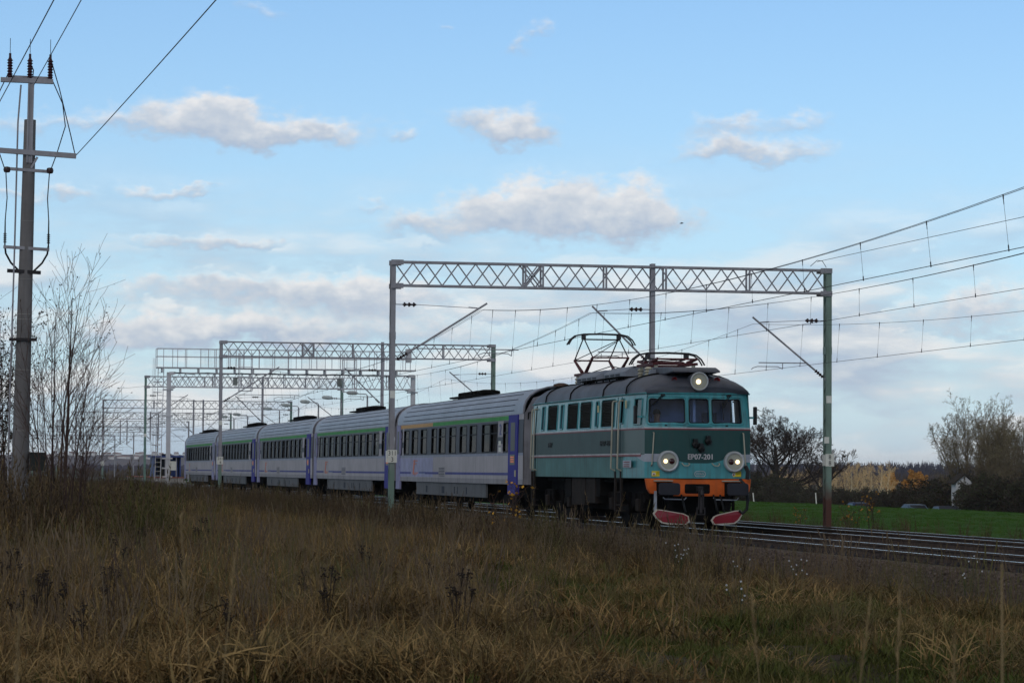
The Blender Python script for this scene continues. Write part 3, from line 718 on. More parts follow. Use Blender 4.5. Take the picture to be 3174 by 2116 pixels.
def locomotive():
    t = thing('electric_locomotive', 'teal and dark green electric locomotive EP07-201 at the head of the train', 'locomotive', (-7.96, 0, 0))
    xb = [XR, -14.6, -13.4, -13.2, -12.76, -12.3, -10.96, -10.54, -10.12, -9.55, -8.16, -7.86, -6.46, -5.94, -5.56, -5.19, -3.62, -2.92, -2.57, -2.5, -1.66, -1.0, XF]
    xb = sorted(set(xb + [-14.3, -14.0, -1.02]))
    grills = [(-12.3, -10.96), (-9.55, -8.16), (-7.86, -6.46), (-5.19, -3.62)]; slits = [(-13.2, -12.76), (-10.54, -10.12), (-5.94, -5.56)]; doorw = (-2.92, -2.57); cabw = (-1.66, -1.0)
    zw0, zw1 = 2.64, 3.36
    holes = [(a, b, zw0, zw1) for a, b in grills+slits] + [(*doorw, 2.70, zw1), (*cabw, 2.66, 3.33)]
    def side(y): return lambda x, z: (x, y*hw(x, z), z)
    zup = [Z1, zw0, 2.66, 2.70, 3.0, 3.33, zw1, ZG]
    ysf = sorted(set([-1.37, -1.33, -1.275, -.38, -.255, .25, .355, 1.14, 1.25, 1.33, 1.37, -.8, 0, .75, -1.05, .95, -.6, .55]))
    fw = [(-1.275, -.38), (-.255, .25), (.355, 1.14)]; fz0, fz1 = 2.715, 3.31
    bands = [('body_lower', ZB, Z2, [ZB, 1.5, 1.7, Z2], TEAL, TEAL_D), ('body_middle', Z2, Z1, [Z2, 2.1, 2.3, Z1], DGREEN, DGREEN_D), ('body_upper', Z1, ZG, zup, TEAL, TEAL)]
    for nm, z0, z1, zs, mF, mS in bands:
        mb = MB()
        def add(o):
            b = len(mb.v); mb.v += o.v; mb.f += [tuple(b+i for i in f) for f in o.f]
        xs_mid = [x for x in xb if x <= -2.5] if mS is not mF else xb
        for y in (-1, 1): add(grid(xs_mid, zs, side(y), holes if nm == 'body_upper' else (), flip=(y > 0)))
        if mS is not mF:
            o = mb.build(nm+'_side', mS, t); mb = MB()
            for y in (-1, 1): add(grid([x for x in xb if x >= -2.5], zs, side(y), (), flip=(y > 0)))
        fzs = zs if nm != 'body_upper' else [Z1, fz0, 2.9, 3.1, fz1, ZG]
        add(grid(ysf, fzs, lambda y, z: (front_x(y, z), y*hw(XF, z)/1.37, z), [(a, b, fz0, fz1) for a, b in fw] if nm == 'body_upper' else ()))
        add(grid(ysf, fzs, lambda y, z: (front_x(y, z, True), y*hw(XR, z)/1.37, z), flip=True))
        mb.build(nm, mF, t, True)
    MB().box(XR+.1, XF-.1, -1.3, 1.3, ZB-.02, ZB+.06).build('underframe', UNDER, t); MB().box(-9.9, -5.8, -.95, .95, .45, 1.3).build('transformer_tray', UNDER, t)
    # roof
    sec = 14; mb = MB(); xs = [XR+.05, XR+.2, XR+.45, XR+.8, XR+1.3, -13, -9, -5, -3, XF-1.7, XF-1.3, XF-.9, XF-.6, XF-.35, XF-.15, XF-.02]
    for x in xs:
        d = min(x-XR, XF-x); k = min(1, max(0, d/1.75)); hgt = .10+.46*math.sqrt(max(0, 1-(1-k)**2)); W = hw(min(max(x, XR), XF), ZG)+.035
        for i in range(sec+1):
            a = math.pi*i/sec; c = math.cos(a); y = -W*math.copysign(abs(c)**.82, c); 
            bow = front_x(y, ZG)-XF if x > -3 else 0
            mb.v.append((x + (bow+.14)*max(0, 1-(XF-x)/.9) if x > -3 else x, y, ZG + hgt*math.sin(a)**.75))
    for i in range(len(xs)-1):
        for j in range(sec): a = i*(sec+1)+j; mb.f.append((a, a+1, a+sec+2, a+sec+1))
    mb.f.append(tuple(range(sec, -1, -1))); mb.f.append(tuple((len(xs)-1)*(sec+1)+j for j in range(sec+1)))
    roof = mb.build('roof', ROOF, t, 'all')
    mb = MB()
    for y in (-1, 1): mb.tube([(x, y*(hw(x, ZG)+.03), ZG) for x in (XR, -13.4, -8, -2.5, XF)], .022, 5)
    mb.tube([(front_x(y, ZG)+.02, y*hw(XF, ZG)/1.37, ZG+.0) for y in ysf], .024, 5); sub(mb.build('gutter', TEAL), roof)
    for x in (-12.6, -9.2, -5.0, -2.3):
        mb = MB(); W = 1.49; pts = []
        for i in range(sec+1):
            a = math.pi*i/sec; c = math.cos(a); pts.append((x, -W*math.copysign(abs(c)**.82, c), ZG+.565*math.sin(a)**.75+.012))
        mb.tube(pts, .02, 4); sub(mb.build('roof_strap', UNDER), roof)
    # stripes
    def strip(name, z0, z1, m, xa=XR, xbn=XF, front=True, off=.006):
        mb = MB(); xs2 = [x for x in (XR, -13.4, -8, -2.5, -1.5, XF) if xa-.01 <= x <= xbn+.01]
        for y in (-1, 1):
            b = len(mb.v); mb.v += [p for x in xs2 for p in ((x, y*(hw(x, z0)+off), z0), (x, y*(hw(x, z1)+off), z1))]
            mb.f += [(b+2*i, b+2*i+2, b+2*i+3, b+2*i+1) for i in range(len(xs2)-1)]
        if front:
            b = len(mb.v); mb.v += [p for y in ysf for p in ((front_x(y, z0)+off, y*1.005, z0), (front_x(y, z1)+off, y*1.005, z1))]
            mb.f += [(b+2*i, b+2*i+2, b+2*i+3, b+2*i+1) for i in range(len(ysf)-1)]
        return mb.build(name, m, t)
    strip('white_stripe', Z1+.005, Z1+.032, STRW); strip('red_stripe', Z1-.030, Z1-.002, STRR)
    for m, a, b, nm in ((STRW, Z2+.0, Z2+.035, 'white_stripe'), (STRR, Z2-.04, Z2-.002, 'red_stripe')):
        for y in (-1, 1):
            mb = MB(); p = [(x, y*(hw(x, a)+.012)) for x in (XR, -13.4, -2.5, -1.0)]
            for (x0, y0), (x1, y1) in zip(p[:-1], p[1:]): mb.bar((x0, y0, (a+b)/2), (x1, y1, (a+b)/2), .025, b-a)
            mb.build(nm, m, t)
    # silver band flaring into the headlamps
    for s in (-1, 1):
        mb = MB(); n = 8; ys = [s*(1.37-i*(.55/n)) for i in range(n+1)]; b = 0
        mb.v = [p for y in ys for p in ((front_x(y, 1.72)+.005, y*1.003, 1.73), (front_x(y, 1.9)+.005, y*1.003, 1.93))]
        mb.f = [(2*i, 2*i+2, 2*i+3, 2*i+1) for i in range(n)]; mb.build('silver_band', SILV, t)
        mb = MB(); xs2 = [XF, -.95, -1.25, -1.6]; lo = [1.73, 1.765, 1.83, 1.90]
        mb.v = [p for x, l in zip(xs2, lo) for p in ((x, s*(hw(x, l)+.004), l), (x, s*(hw(x, 1.9)+.004), 1.905))]; mb.f = [(2*i, 2*i+2, 2*i+3, 2*i+1) for i in range(3)]; mb.build('silver_band', SILV, t)
    # front: number panel, windows, wipers, handrails, lamps
    ys = [-.74, -.6, -.4, -.2, 0, .2, .4, .6, .74]; lo = [1.90, 1.78, 1.72, 1.70, 1.70, 1.70, 1.72, 1.78, 1.90]; mb = MB()
    mb.v = [p for y, l in zip(ys, lo) for p in ((front_x(y, l)+.006, y, l), (front_x(y, 1.9)+.006, y, 1.91))]; mb.f = [(2*i, 2*i+2, 2*i+3, 2*i+1) for i in range(8)]
    npan = mb.build('number_panel', DGREEN, t)
    sub(text('number', 'EP07-201', .185, (front_x(.2, 1.85)+.016, .03, 1.855), FACE_X, STRW, None, bold=.02, sx=.96, extrude=.004), npan)
    def fpt(off): return lambda y, z: (front_x(y, z)+off, y*hw(XF, z)/1.37, z)
    for (a, b) in fw:
        f = ring('window_frame', rrect(a-.05, b+.05, fz0-.05, fz1+.05, .08), fpt(.012), .017, TEAL, t)
        sub(ring('window_seal', rrect(a, b, fz0, fz1, .05), fpt(.0), .016, SEAL, None), f)
        g = grid([a, (a+b)/2, b], [fz0, fz1], fpt(-.035)); sub(g.build('window_glass', GLASS), f)
    for (y0, z0, y1, z1) in ((-.93, 3.40, -1.22, 3.12), (.78, 3.40, .62, 3.08)):
        mb = MB(); d = lambda y, z, o: (front_x(y, z)+o, y, z)
        mb.tube([d(y0, z0, .03), d(y1, z1, .05)], .011, 5); mb.tube([d(y0+.05, z0, .03), d(y1+.05, z1+.03, .05)], .009, 5); mb.bar(d(y1, z1+.14, .03), d(y1+.01, z1-.30, .03), .018); mb.bar(d(y0-.03, z0+.01, .02), d(y0+.08, z0+.01, .02), .05)
        mb.build('wiper', BLACK, t)
    mb = MB(); mb.tube([(front_x(y, 2.62)+.03+.03*(1-abs(y)/.32), y, 2.63) for y in (-.32, -.2, 0, .2, .32)], .018, 5); mb.build('grab_bar', TEAL, t)
    for y in (-.85, .72): MB().box(front_x(y, 2.64), front_x(y, 2.64)+.02, y-.03, y+.03, 2.63, 2.66).build('washer_jet', BLACK, t)
    for s in (-1, 1):
        mb = MB(); y0 = s*1.16; mb.tube([(front_x(y0, 2.45)+.0, y0, 2.46), (front_x(y0, 2.45)+.07, y0, 2.46), (front_x(y0, 2)+.08, y0+s*.03, 2.0), (front_x(y0, 1.7)+.08, y0+s*.055, 1.66), (front_x(y0, 1.7), y0+s*.055, 1.63)], .017, 6); mb.build('handrail', HAND, t, True)
    for yc in (-.36, .42):
        mb = MB(); x = front_x(yc, 1.7); mb.tube([(x, yc-.09, 1.70), (x+.09, yc-.085, 1.67), (x+.10, yc-.05, 1.635), (x+.10, yc+.05, 1.635), (x+.09, yc+.085, 1.67), (x, yc+.09, 1.70)], .014, 6); mb.build('step_hoop', HAND, t, True)
    for s, yc, zc in ((-1, -.81, 1.745), (1, .90, 1.74)):
        x = front_x(yc, 1.75)-.06; o = (x, yc, zc)
        mb = MB(); mb.lathe([(.265, 0), (.268, .17), (.255, .20), (.235, .21), (.205, .20), (.20, .15)], o, (1, 0, 0), 28); lamp = mb.build('headlamp', LAMPG, t, True)
        sub(MB().lathe([(.0, .16), (.2, .16), (.2, .172), (0, .172)], o, (1, 0, 0), 24).build('lamp_glass', LENS, None, True), lamp)
        for dy, m, nm, r in ((s*.08 if s > 0 else -.075, BULB, 'lit_bulb', .052), (-s*.085 if s > 0 else .085, REDL, 'red_lens', .075)):
            sub(MB().lathe([(r, .16), (r*.98, .18), (r*.7, .197), (r*.2, .204)], (x, yc+dy, zc), (1, 0, 0), 18).build(nm, m, None, True), lamp)
    # top headlamp
    x = -.83; o = (x, -.01, 3.755); mb = MB(); mb.lathe([(.16, -.35), (.22, -.1), (.23, .22), (.225, .33), (.205, .345), (.195, .30)], o, (1, 0, 0), 28); lamp = mb.build('top_headlamp', ROOF, t, True)
    sub(ring('lamp_ring', [(.215*math.cos(a), .215*math.sin(a)) for a in [2*math.pi*i/28 for i in range(28)]], lambda u, v: (x+.335, u-.01, v+3.755), .022, LAMPG, None, 6), lamp)
    sub(MB().lathe([(0, .305), (.2, .305), (.2, .318), (0, .318)], o, (1, 0, 0), 24).build('lamp_glass', LENS, None, True), lamp)
    sub(MB().lathe([(.062, .315), (.058, .335), (.04, .345), (.01, .348)], (x, -.03, 3.745), (1, 0, 0), 18).build('lit_bulb', BULB, None, True), lamp)
    # roof hood behind the top lamp
    mb = MB(); pr = [(-4.2, 3.95), (-4.0, 4.17), (-3.4, 4.20), (-1.2, 4.13), (-.85, 4.05), (-.74, 3.99), (-.95, 3.99), (-1.6, 3.96)]
    mb.prism(pr, lambda u, v, a: (u, a, v), -.62, .62); mb.build('roof_hood', ROOF, t, bevel=.04)
    for yc, zc, r in ((-.56, 3.80, .07), (.33, 3.77, .055), (.55, 3.80, .078)):
        mb = MB(); mb.lathe([(.02, -.35), (.022, -.1), (r*.55, .02), (r, .1), (r*.9, .1), (r*.4, .02)], (-.98, yc, zc), (1, 0, 0), 14); mb.build('horn', HORNR, t, True)
    # dark socket panel with jumper sockets
    x = front_x(0, 2.2); mb = MB(); mb.prism(rrect(-.265, .315, 1.975, 2.50, .05), lambda u, v, a: (a, u, v), x-.06, x+.012); pan = mb.build('socket_panel', DGREEN, t)
    for yc, zc in ((-.13, 2.19), (.02, 2.08), (.20, 2.27)):
        mb = MB(); mb.lathe([(.07, 0), (.075, .05), (.085, .06), (.085, .14), (.05, .17)], (x, yc, zc), (1, 0, -.25), 12); mb.box(x+.02, x+.16, yc-.05, yc+.05, zc+.03, zc+.12); sub(mb.build('socket', BLACK, None), pan)
    # stickers
    for yc in (-1.08, .98):
        x = front_x(yc, 1.4)+.012; o = MB().box(x-.002, x+.004, yc-.125, yc+.125, 1.365, 1.50).build('warning_sticker', YEL, t); o2 = MB().prism([(yc-.11, 1.39), (yc-.03, 1.39), (yc-.03, 1.46), (yc-.11, 1.46)], lambda u, v, a: (a, u, v), x+.004, x+.007).build('pictogram_field', WHITE); sub(o2, o)
        sub(MB().prism([(yc-.10, 1.395), (yc-.04, 1.395), (yc-.07, 1.45)], lambda u, v, a: (a, u, v), x+.007, x+.009).build('pictogram', STRR), o)
        for z in (1.475, 1.45, 1.425): sub(MB().box(x+.004, x+.006, yc+.0, yc+.11, z, z+.006).build('print_line', BLACK), o)
    x = front_x(0, 1.4)+.01
    o = ring('oval_badge', rrect(-.12, .155, 1.365, 1.495, .06, 6), lambda u, v: (x, u, v), .008, STRW, t, 4); sub(text('badge_text', '850kN', .075, (x+.002, .018, 1.43), FACE_X, STRW, None, extrude=.002), o)
    # orange buffer beam
    pr = [(-1.37, ZB-.01), (1.37, ZB-.01), (1.33, 1.0), (1.22, .90), (.60, .87), (.5, .87), (-.5, .87), (-.6, .87), (-1.02, .92), (-1.24, .93), (-1.32, 1.05)]
    for s, x0 in ((1, -.72), (-1, XR-.02)):
        mb = MB(); mb.prism(pr, lambda u, v, a: (a, u, v), x0, x0+s*.14); mb.build('buffer_beam', ORANGE if s > 0 else UNDER, t, bevel=.02)
    x = -.575
    MB().prism(rrect(-.36, .29, .94, 1.18, .04), lambda u, v, a: (a, u, v), x, x+.008).build('coupler_opening', UNDER, t)
    mb = MB(); mb.box(x, x+.20, -.07, .07, 1.0, 1.12); mb.tube([(x+.15, 0, 1.06), (x+.3, 0, 1.0), (x+.33, 0, .92), (x+.26, 0, .88)], [.05, .05, .04, .025], 8); mb.cyl((x+.27, -.06, 1.02), (x+.24, -.06, .55), .018, 6); mb.cyl((x+.27, .06, 1.02), (x+.24, .06, .55), .018, 6)
    mb.cyl((x+.25, 0, .98), (x+.25, 0, .45), .035, 8); mb.tube([(x+.24, -.1, .60), (x+.24, -.1, .42), (x+.24, .1, .42), (x+.24, .1, .60)], .02, 6); mb.build('coupler', DARK, t)
    for s in (-1, 1):
        yc = s*.88 - .01; mb = MB(); mb.cyl((x, yc, 1.05), (x+.26, yc, 1.05), .15, 16); mb.cyl((x+.2, yc, 1.05), (-.04, yc, 1.05), .11, 16); mb.box(x, x+.05, yc-.2, yc+.2, .88, 1.22)
        o = mb.build('buffer', UNDER, t, True); h = MB(); h.prism(rrect(yc-.275, yc+.275, .90, 1.205, .07), lambda u, v, a: (a, u, v), -.045, 0); sub(h.build('buffer_head', mat('buffer_plate', lin(44, 44, 52), .6, .2), None, bevel=.012), o)
        sub(MB().box(x+.02, x+.12, yc-.28, yc+.2, 1.245, 1.27).build('buffer_step', HAND), o)
    MB().bar((x+.03, -1.12, 1.0), (x+.0, -1.12, .5), .07, .03).build('plough_bracket', SILV, t)
    # snow ploughs
    for s, pts in ((-1, [(-1.20, .44), (-1.12, .545), (-.98, .535), (-.42, .44), (-.29, .37), (-.27, .25), (-.35, .165), (-.80, .165), (-.98, .20), (-1.13, .32)]),
                   (1, [(.27, .27), (.34, .37), (.46, .42), (.92, .52), (1.08, .53), (1.13, .44), (1.03, .28), (.92, .19), (.62, .165), (.34, .165)])):
        fx = lambda u: -.38 - .25*max(0, (.6-abs(u)))*0 - .12*abs(abs(u)-.3)
        c = (sum(p[0] for p in pts)/len(pts), sum(p[1] for p in pts)/len(pts))
        mb = MB(); mb.prism(pts, lambda u, v, a: (fx(u)+a-.25*(.36-v)**2, u, v), -.03, 0); pl = mb.build('snow_plough', CREAM, t)
        ins = [(c[0]+(u-c[0])*(1-.045/max(.05, math.hypot(u-c[0], v-c[1]))), c[1]+(v-c[1])*(1-.045/max(.05, math.hypot(u-c[0], v-c[1])))) for u, v in pts]
        mb = MB(); mb.prism(ins, lambda u, v, a: (fx(u)+a-.25*(.36-v)**2, u, v), .001, .012); sub(mb.build('plough_face', RED), pl)
        sub(MB().bar((-.5, c[0], .55), (-.45, c[0], .95), .12, .06).build('plough_support', UNDER), pl)
    mb = MB(); mb.tube([(-.5, 1.05, 1.3), (-.38, 1.18, 1.15), (-.36, 1.22, .8), (-.38, 1.2, .55), (-.42, 1.1, .45), (-.45, 1.02, .52)], .04, 8); mb.build('brake_hose', BLACK, t, True)
    mb = MB(); mb.tube([(-.5, 1.2, 1.62), (-.42, 1.24, 1.5), (-.42, 1.22, 1.3)], .055, 8); mb.build('jumper_cable', BLACK, t, True)
    for s, yy in ((-1, -.45), (1, .38), (1, .55)): MB().tube([(x+.02, yy, .9), (x+.16, yy, .8), (x+.16, yy+.05, .55), (x+.06, yy+.1, .48)], .025, 6).build('air_hose', BLACK, t, True)
    MB().tube([(x+.12, -.95, .84), (x+.14, -.9, .8), (x+.14, -.4, .79), (x+.12, -.35, .84)], .014, 5).build('shunter_rail', SILV, t)
    MB().tube([(x+.12, .35, .84), (x+.14, .4, .79), (x+.14, .95, .78), (x+.12, 1.0, .84)], .014, 5).build('shunter_rail', SILV, t)
    # side fittings
    def sp(x, z, off, s=-1): return (x, s*(hw(x, z)+off), z)
    for s in (-1, 1):
        for a, b in grills:
            mb = MB(); mb.box(a+.02, b-.02, *sorted((s*1.40, s*1.41)), zw0+.02, zw1-.02); g = mb.build('grille_back', BLACK, t)
            mb = MB(); z = zw0+.03
            while z < zw1-.03: mb.bar((a, s*1.462, z), (b, s*1.462, z), .05, .012, up=(0, s*.5, 1)); z += .042
            kind(sub(mb.build('grille_slats', GRIL), g), 'stuff'); sub(ring('grille_frame', rrect(a, b, zw0, zw1, .05), lambda u, v: sp(u, v, .006, s), .014, TEAL, None), g)
        for a, b in slits:
            f = ring('window_frame', rrect(a+.02, b-.02, zw0+.02, zw1-.02, .06), lambda u, v: sp(u, v, .004, s), .02, TEAL, t)
            mb = MB(); mb.poly([sp(a, zw0, -.02, s), sp(b, zw0, -.02, s), sp(b, zw1, -.02, s), sp(a, zw1, -.02, s)]); sub(mb.build('slit_glass', mat('slit_pane', lin(70, 82, 100), .15, 0, .15, coat=.4)), f)
        for (a, b), z0, z1, nm in (((doorw), 2.70, zw1, 'door_window'), ((cabw), 2.66, 3.33, 'cab_side_window')):
            f = ring(nm, rrect(a+.01, b-.01, z0+.01, z1-.01, .03), lambda u, v: sp(u, v, .006, s), .018, TEAL, t)
            mb = MB(); mb.poly([sp(a, z0, -.03, s), sp(b, z0, -.03, s), sp(b, z1, -.03, s), sp(a, z1, -.03, s)]); sub(mb.build('pane', DGLASS if nm != 'door_window' else GLASS), f)
        for x0 in (-14.66, -14.10, -3.46, -2.72):
            mb = MB(); mb.tube([sp(x0, 3.3, .0, s), sp(x0, 3.3, .09, s), sp(x0, 3.25, .11, s), sp(x0, 1.55, .11, s), sp(x0, 1.5, .0, s)], .022, 6); mb.build('door_handrail', HAND, t, True)
        for xa, xbn in ((-14.55, -14.2), (-3.42, -2.76)):
            mb = MB(); z0 = ZB
            for q in (xa+.1, xbn-.1):
                mb.tube([sp(q, ZB, .004, s), sp(q, Z1, .004, s), sp(q, ZG-.05, .004, s)], .008, 4)
            mb.build('door_seam', SEAL, t)
            mb = MB()
            for q in (xa, xbn): mb.bar((q, s*1.49, 1.48), (q, s*1.49, .45), .05, .12)
            for z in (1.30, .95, .62, .47): mb.box(xa, xbn, *sorted((s*1.36, s*1.50)), z-.015, z+.015)
            mb.build('entry_steps', BOXG, t)
        # underfloor boxes and fittings
        for a, b, z0, z1, m in ((-9.2, -7.45, .55, 1.30, BOXG), (-7.35, -6.2, .62, 1.30, BOXG), (-10.1, -9.3, .75, 1.28, UNDER), (-6.1, -5.6, .8, 1.28, UNDER)):
            MB().box(a, b, *sorted((s*1.05, s*1.42)), z0, z1).build('equipment_box', m, t, bevel=.02)
        for x0 in (-12.0, -8.0, -5.0, -2.0):
            MB().box(x0-1.2, x0+1.2, *sorted((s*1.2, s*1.3)), 1.2, 1.28).build('sole_bar', UNDER, t) if x0 in (-12.0, -5.0) else None
    # side lettering, plates
    text('lettering', 'PKP', .20, (-11.8, -1.514, 2.22), FACE_Y, mat('cast_letters', lin(40, 46, 48), .5), t, sx=1.7, extrude=.008)
    text('lettering', 'EP07-201', .20, (-4.55, -1.514, 2.215), FACE_Y, MATS['cast_letters'], t, sx=1.75, extrude=.008)
    o = MB().box(-2.5, -1.6, -1.512, -1.503, 1.585, 1.765).build('data_plate', mat('pale_plate', lin(176, 184, 196), .5), t); o.rotation_euler = (0, 0, 0)
    for z in (1.72, 1.66, 1.61): sub(MB().box(-2.4, -1.75, -1.516, -1.5125, z-.012, z+.012).build('print_line', STRR), o)
    for x0, z0, w, h in ((-5.62, 3.05, .1, .18), (-2.35, 3.1, .09, .2)): MB().box(x0, x0+w, -1.497, -1.474, z0, z0+h).build('side_plate', mat('cream_plate', lin(206, 198, 150), .5), t)
    for s in (-1, 1):
        o = MB().hexa([(-1.0, s*1.52, 2.68), (-.86, s*1.52, 2.68), (-.86, s*1.60, 2.68), (-1.0, s*1.60, 2.68), (-1.0, s*1.52, 3.14), (-.86, s*1.52, 3.14), (-.86, s*1.60, 3.14), (-1.0, s*1.60, 3.14)]).build('mirror', BLACK, t, bevel=.02)
        sub(MB().bar((-.93, s*1.37, 2.86), (-.93, s*1.53, 2.86), .05, .05).build('mirror_bracket', TEAL), o)
    # bogies
    for xc in (-3.7, -12.2):
        for s in (-1, 1):
            mb = MB(); pr = [(-2.2, .78), (-1.9, .95), (-.9, .95), (-.5, .62), (.5, .62), (.9, .95), (1.9, .95), (2.2, .78), (2.1, .70), (1.1, .72), (.6, .42), (-.6, .42), (-1.1, .72), (-2.1, .70)]
            mb.prism(pr, lambda u, v, a: (xc+u, s*a, v), 1.0, 1.14); mb.build('bogie_frame', UNDER, t)
            for q in (-1.525, 1.525):
                mb = MB(); x0 = xc+q; mb.lathe([(.15, .66), (.58, .66), (.625, .69), (.625, .80), (.56, .81), (.5, .78), (.16, .80), (.15, .86)], (x0, 0, .625), (0, s, 0), 28); o = mb.build('wheel', UNDER, t, True)
                sub(MB().box(x0-.18, x0+.18, *sorted((s*.98, s*1.22)), .47, .79).build('axle_box', BOXG, None, bevel=.03), o)
                mb = MB()
                for dx in (-.32, .32): mb.cyl((x0+dx, s*1.1, .60), (x0+dx, s*1.1, .92), .09, 10)
                mb.box(x0-.4, x0+.4, *sorted((s*1.02, s*1.16)), .55, .61); sub(mb.build('spring', UNDER), o)
            for dx in (-.6, .6): MB().cyl((xc+dx, s*1.16, .35), (xc+dx*.9, s*1.16, .95), .05, 8).build('damper', UNDER, t)
            MB().box(xc+1.0, xc+1.8, *sorted((s*1.0, s*1.2)), .16, .42).build('brake_shoe', UNDER, t)
        MB().box(xc-2.2, xc+2.2, -.64, .64, .22, 1.25).build('bogie_body', UNDER, t); MB().box(xc-2.0, xc+2.0, -.96, .96, .62, 1.24).build('bogie_bolster', UNDER, t)
    # roof equipment
    mb = MB(); pr = [(-.78, 3.84), (-.78, 4.15), (-.55, 4.30), (.55, 4.30), (.78, 4.15), (.78, 3.84)]
    for a, b in ((-11.6, -8.9), (-8.0, -5.4)):
        mb = MB(); mb.prism(pr, lambda u, v, q: (q, u, v), a, b); lb = mb.build('resistor_housing', LOUV, t)
        for i, q in enumerate(np.arange(a+.12, b-.6, .66)):
            mb = MB()
            for z in (3.94, 3.99, 4.04, 4.09): mb.box(q, q+.5, -.795, -.782, z-.011, z+.011)
            kind(sub(mb.build('louvre', UNDER), lb), 'stuff')
    MB().prism([(-.6, 3.96), (-.6, 4.2), (.6, 4.2), (.6, 3.96)], lambda u, v, q: (q, u, v), -8.88, -8.02).build('housing_link', LOUV, t)
    mb = MB(); mb.lathe([(.10, 0), (.10, .1), (.24, .13), (.22, .19), (.08, .23)], (-14.2, -.7, 3.86), (0, 0, 1), 18); mb.build('roof_vent', mat('brown_vent', lin(86, 66, 56), .8), t, True)
    mb = MB(); mb.bar((-9.2, -1.05, 3.97), (-4.2, -1.05, 3.97), .28, .025)
    for q in np.arange(-9.1, -4.2, .8): mb.bar((q, -1.1, 3.72), (q, -1.1, 3.96), .03)
    mb.build('roof_walkway', UNDER, t)
    def panto(xc, up):
        P = MB(); z0 = 4.28
        nm = 'raised_pantograph' if up else 'lowered_pantograph'
        for y in (-.55, .55): P.bar((xc-.95, y, z0), (xc+.95, y, z0), .06, .07)
        for x in (-.9, .9): P.bar((xc+x, -.6, z0), (xc+x, .6, z0), .07, .06)
        base = P.build(nm, PRED, t)
        for x in (-.85, .85):
            for y in (-.5, .5): mb = MB(); mb.lathe([(.05, -.32), (.10, -.28), (.05, -.24), (.10, -.19), (.05, -.15), (.10, -.1), (.05, -.06), (.05, 0)], (xc+x, y, z0-.02), (0, 0, 1), 10); sub(mb.build('support_insulator', mat('cream_insulator', lin(190, 184, 164), .3), None, True), base)
        zt = 5.40 if up else 4.55; zk = 4.72 if up else 4.40; kx = 1.25 if up else 1.1
        ends = []
        for s in (-1, 1):
            A = MB()
            for y in (-.5, .5): A.tube([(xc+s*.25, y, z0+.05), (xc+s*kx, y*1.04, zk)], [.055, .035], 8)
            A.tube([(xc+s*kx, -.54, zk), (xc+s*kx, .54, zk)], .022, 6); sub(A.build('lower_arm', PRED), base)
            A = MB()
            for y in (-.52, .52): A.tube([(xc+s*kx, y, zk), (xc+s*.12, y*1.0, zt-.12)], .018, 6)
            A.tube([(xc+s*kx, -.52, zk), (xc+s*.12, .52, zt-.12)], .013, 6)
            sub(A.build('upper_arm', DARK), base)
        H = MB()
        for x in (-.13, .13):
            H.tube([(xc+x, -.99, zt-.27), (xc+x, -.90, zt-.12), (xc+x, -.76, zt-.01), (xc+x, -.55, zt+.035), (xc+x, 0, zt+.05), (xc+x, .55, zt+.035), (xc+x, .76, zt-.01), (xc+x, .90, zt-.12), (xc+x, .99, zt-.27)], .022, 6)
        H.bar((xc, -.55, zt-.11), (xc, .55, zt-.11), .04)
        for y in (-.52, .52): H.bar((xc-.16, y, zt-.04), (xc+.16, y, zt-.04), .07, .15)
        sub(H.build('collector_head', DARK, None, True), base)
    panto(-11.9, True); panto(-3.95, False)
    for x0, y0 in ((-6.1, -.6), (-6.1, .3), (-2.9, -.75)): MB().lathe([(.06, 0), (.12, .03), (.06, .07), (.13, .11), (.06, .15), (.12, .19), (.05, .24)], (x0, y0, 3.95), (0, 0, 1), 12).build('bushing', MATS['cream_insulator'], t, True)
    MB().tube([(-12.0, -.3, 4.32), (-9, -.35, 4.42), (-6.1, -.6, 4.22), (-4.5, -.5, 4.32)], .014, 5).build('roof_busbar', DARK, t)
    MB().prism([(-.35, 3.9), (-.3, 4.12), (.3, 4.12), (.35, 3.9)], lambda u, v, q: (q, u-.45, v), -3.05, -2.6).build('blower_cover', LOUV, t)
    # cab interior
    MB().box(-2.42, -2.38, -1.3, 1.3, 1.4, 3.4).build('cab_back_wall', CABI, t)
    MB().box(-1.3, -.86, -1.15, 1.15, 1.5, 2.56).build('driver_desk', mat('desk_dark', lin(40, 46, 60), .8), t)
    MB().box(-1.12, -1.0, -.05, .02, 2.5, 3.3).build('cab_pillar', CABI, t)
    o = MB().box(-2.05, -1.55, .45, .85, 2.0, 2.12).build('seat', mat('seat_grey', lin(90, 100, 120), .9), t); sub(MB().box(-2.1, -1.98, .47, .83, 2.12, 3.0).build('seat_back', MATS['seat_grey']), o)
    o = MB().box(-2.05, -1.55, -1.0, -.6, 2.0, 2.12).build('seat', MATS['seat_grey'], t); sub(MB().box(-2.1, -1.98, -.98, -.62, 2.12, 2.75).build('seat_back', MATS['seat_grey']), o)
    return t
LOCO = locomotive()
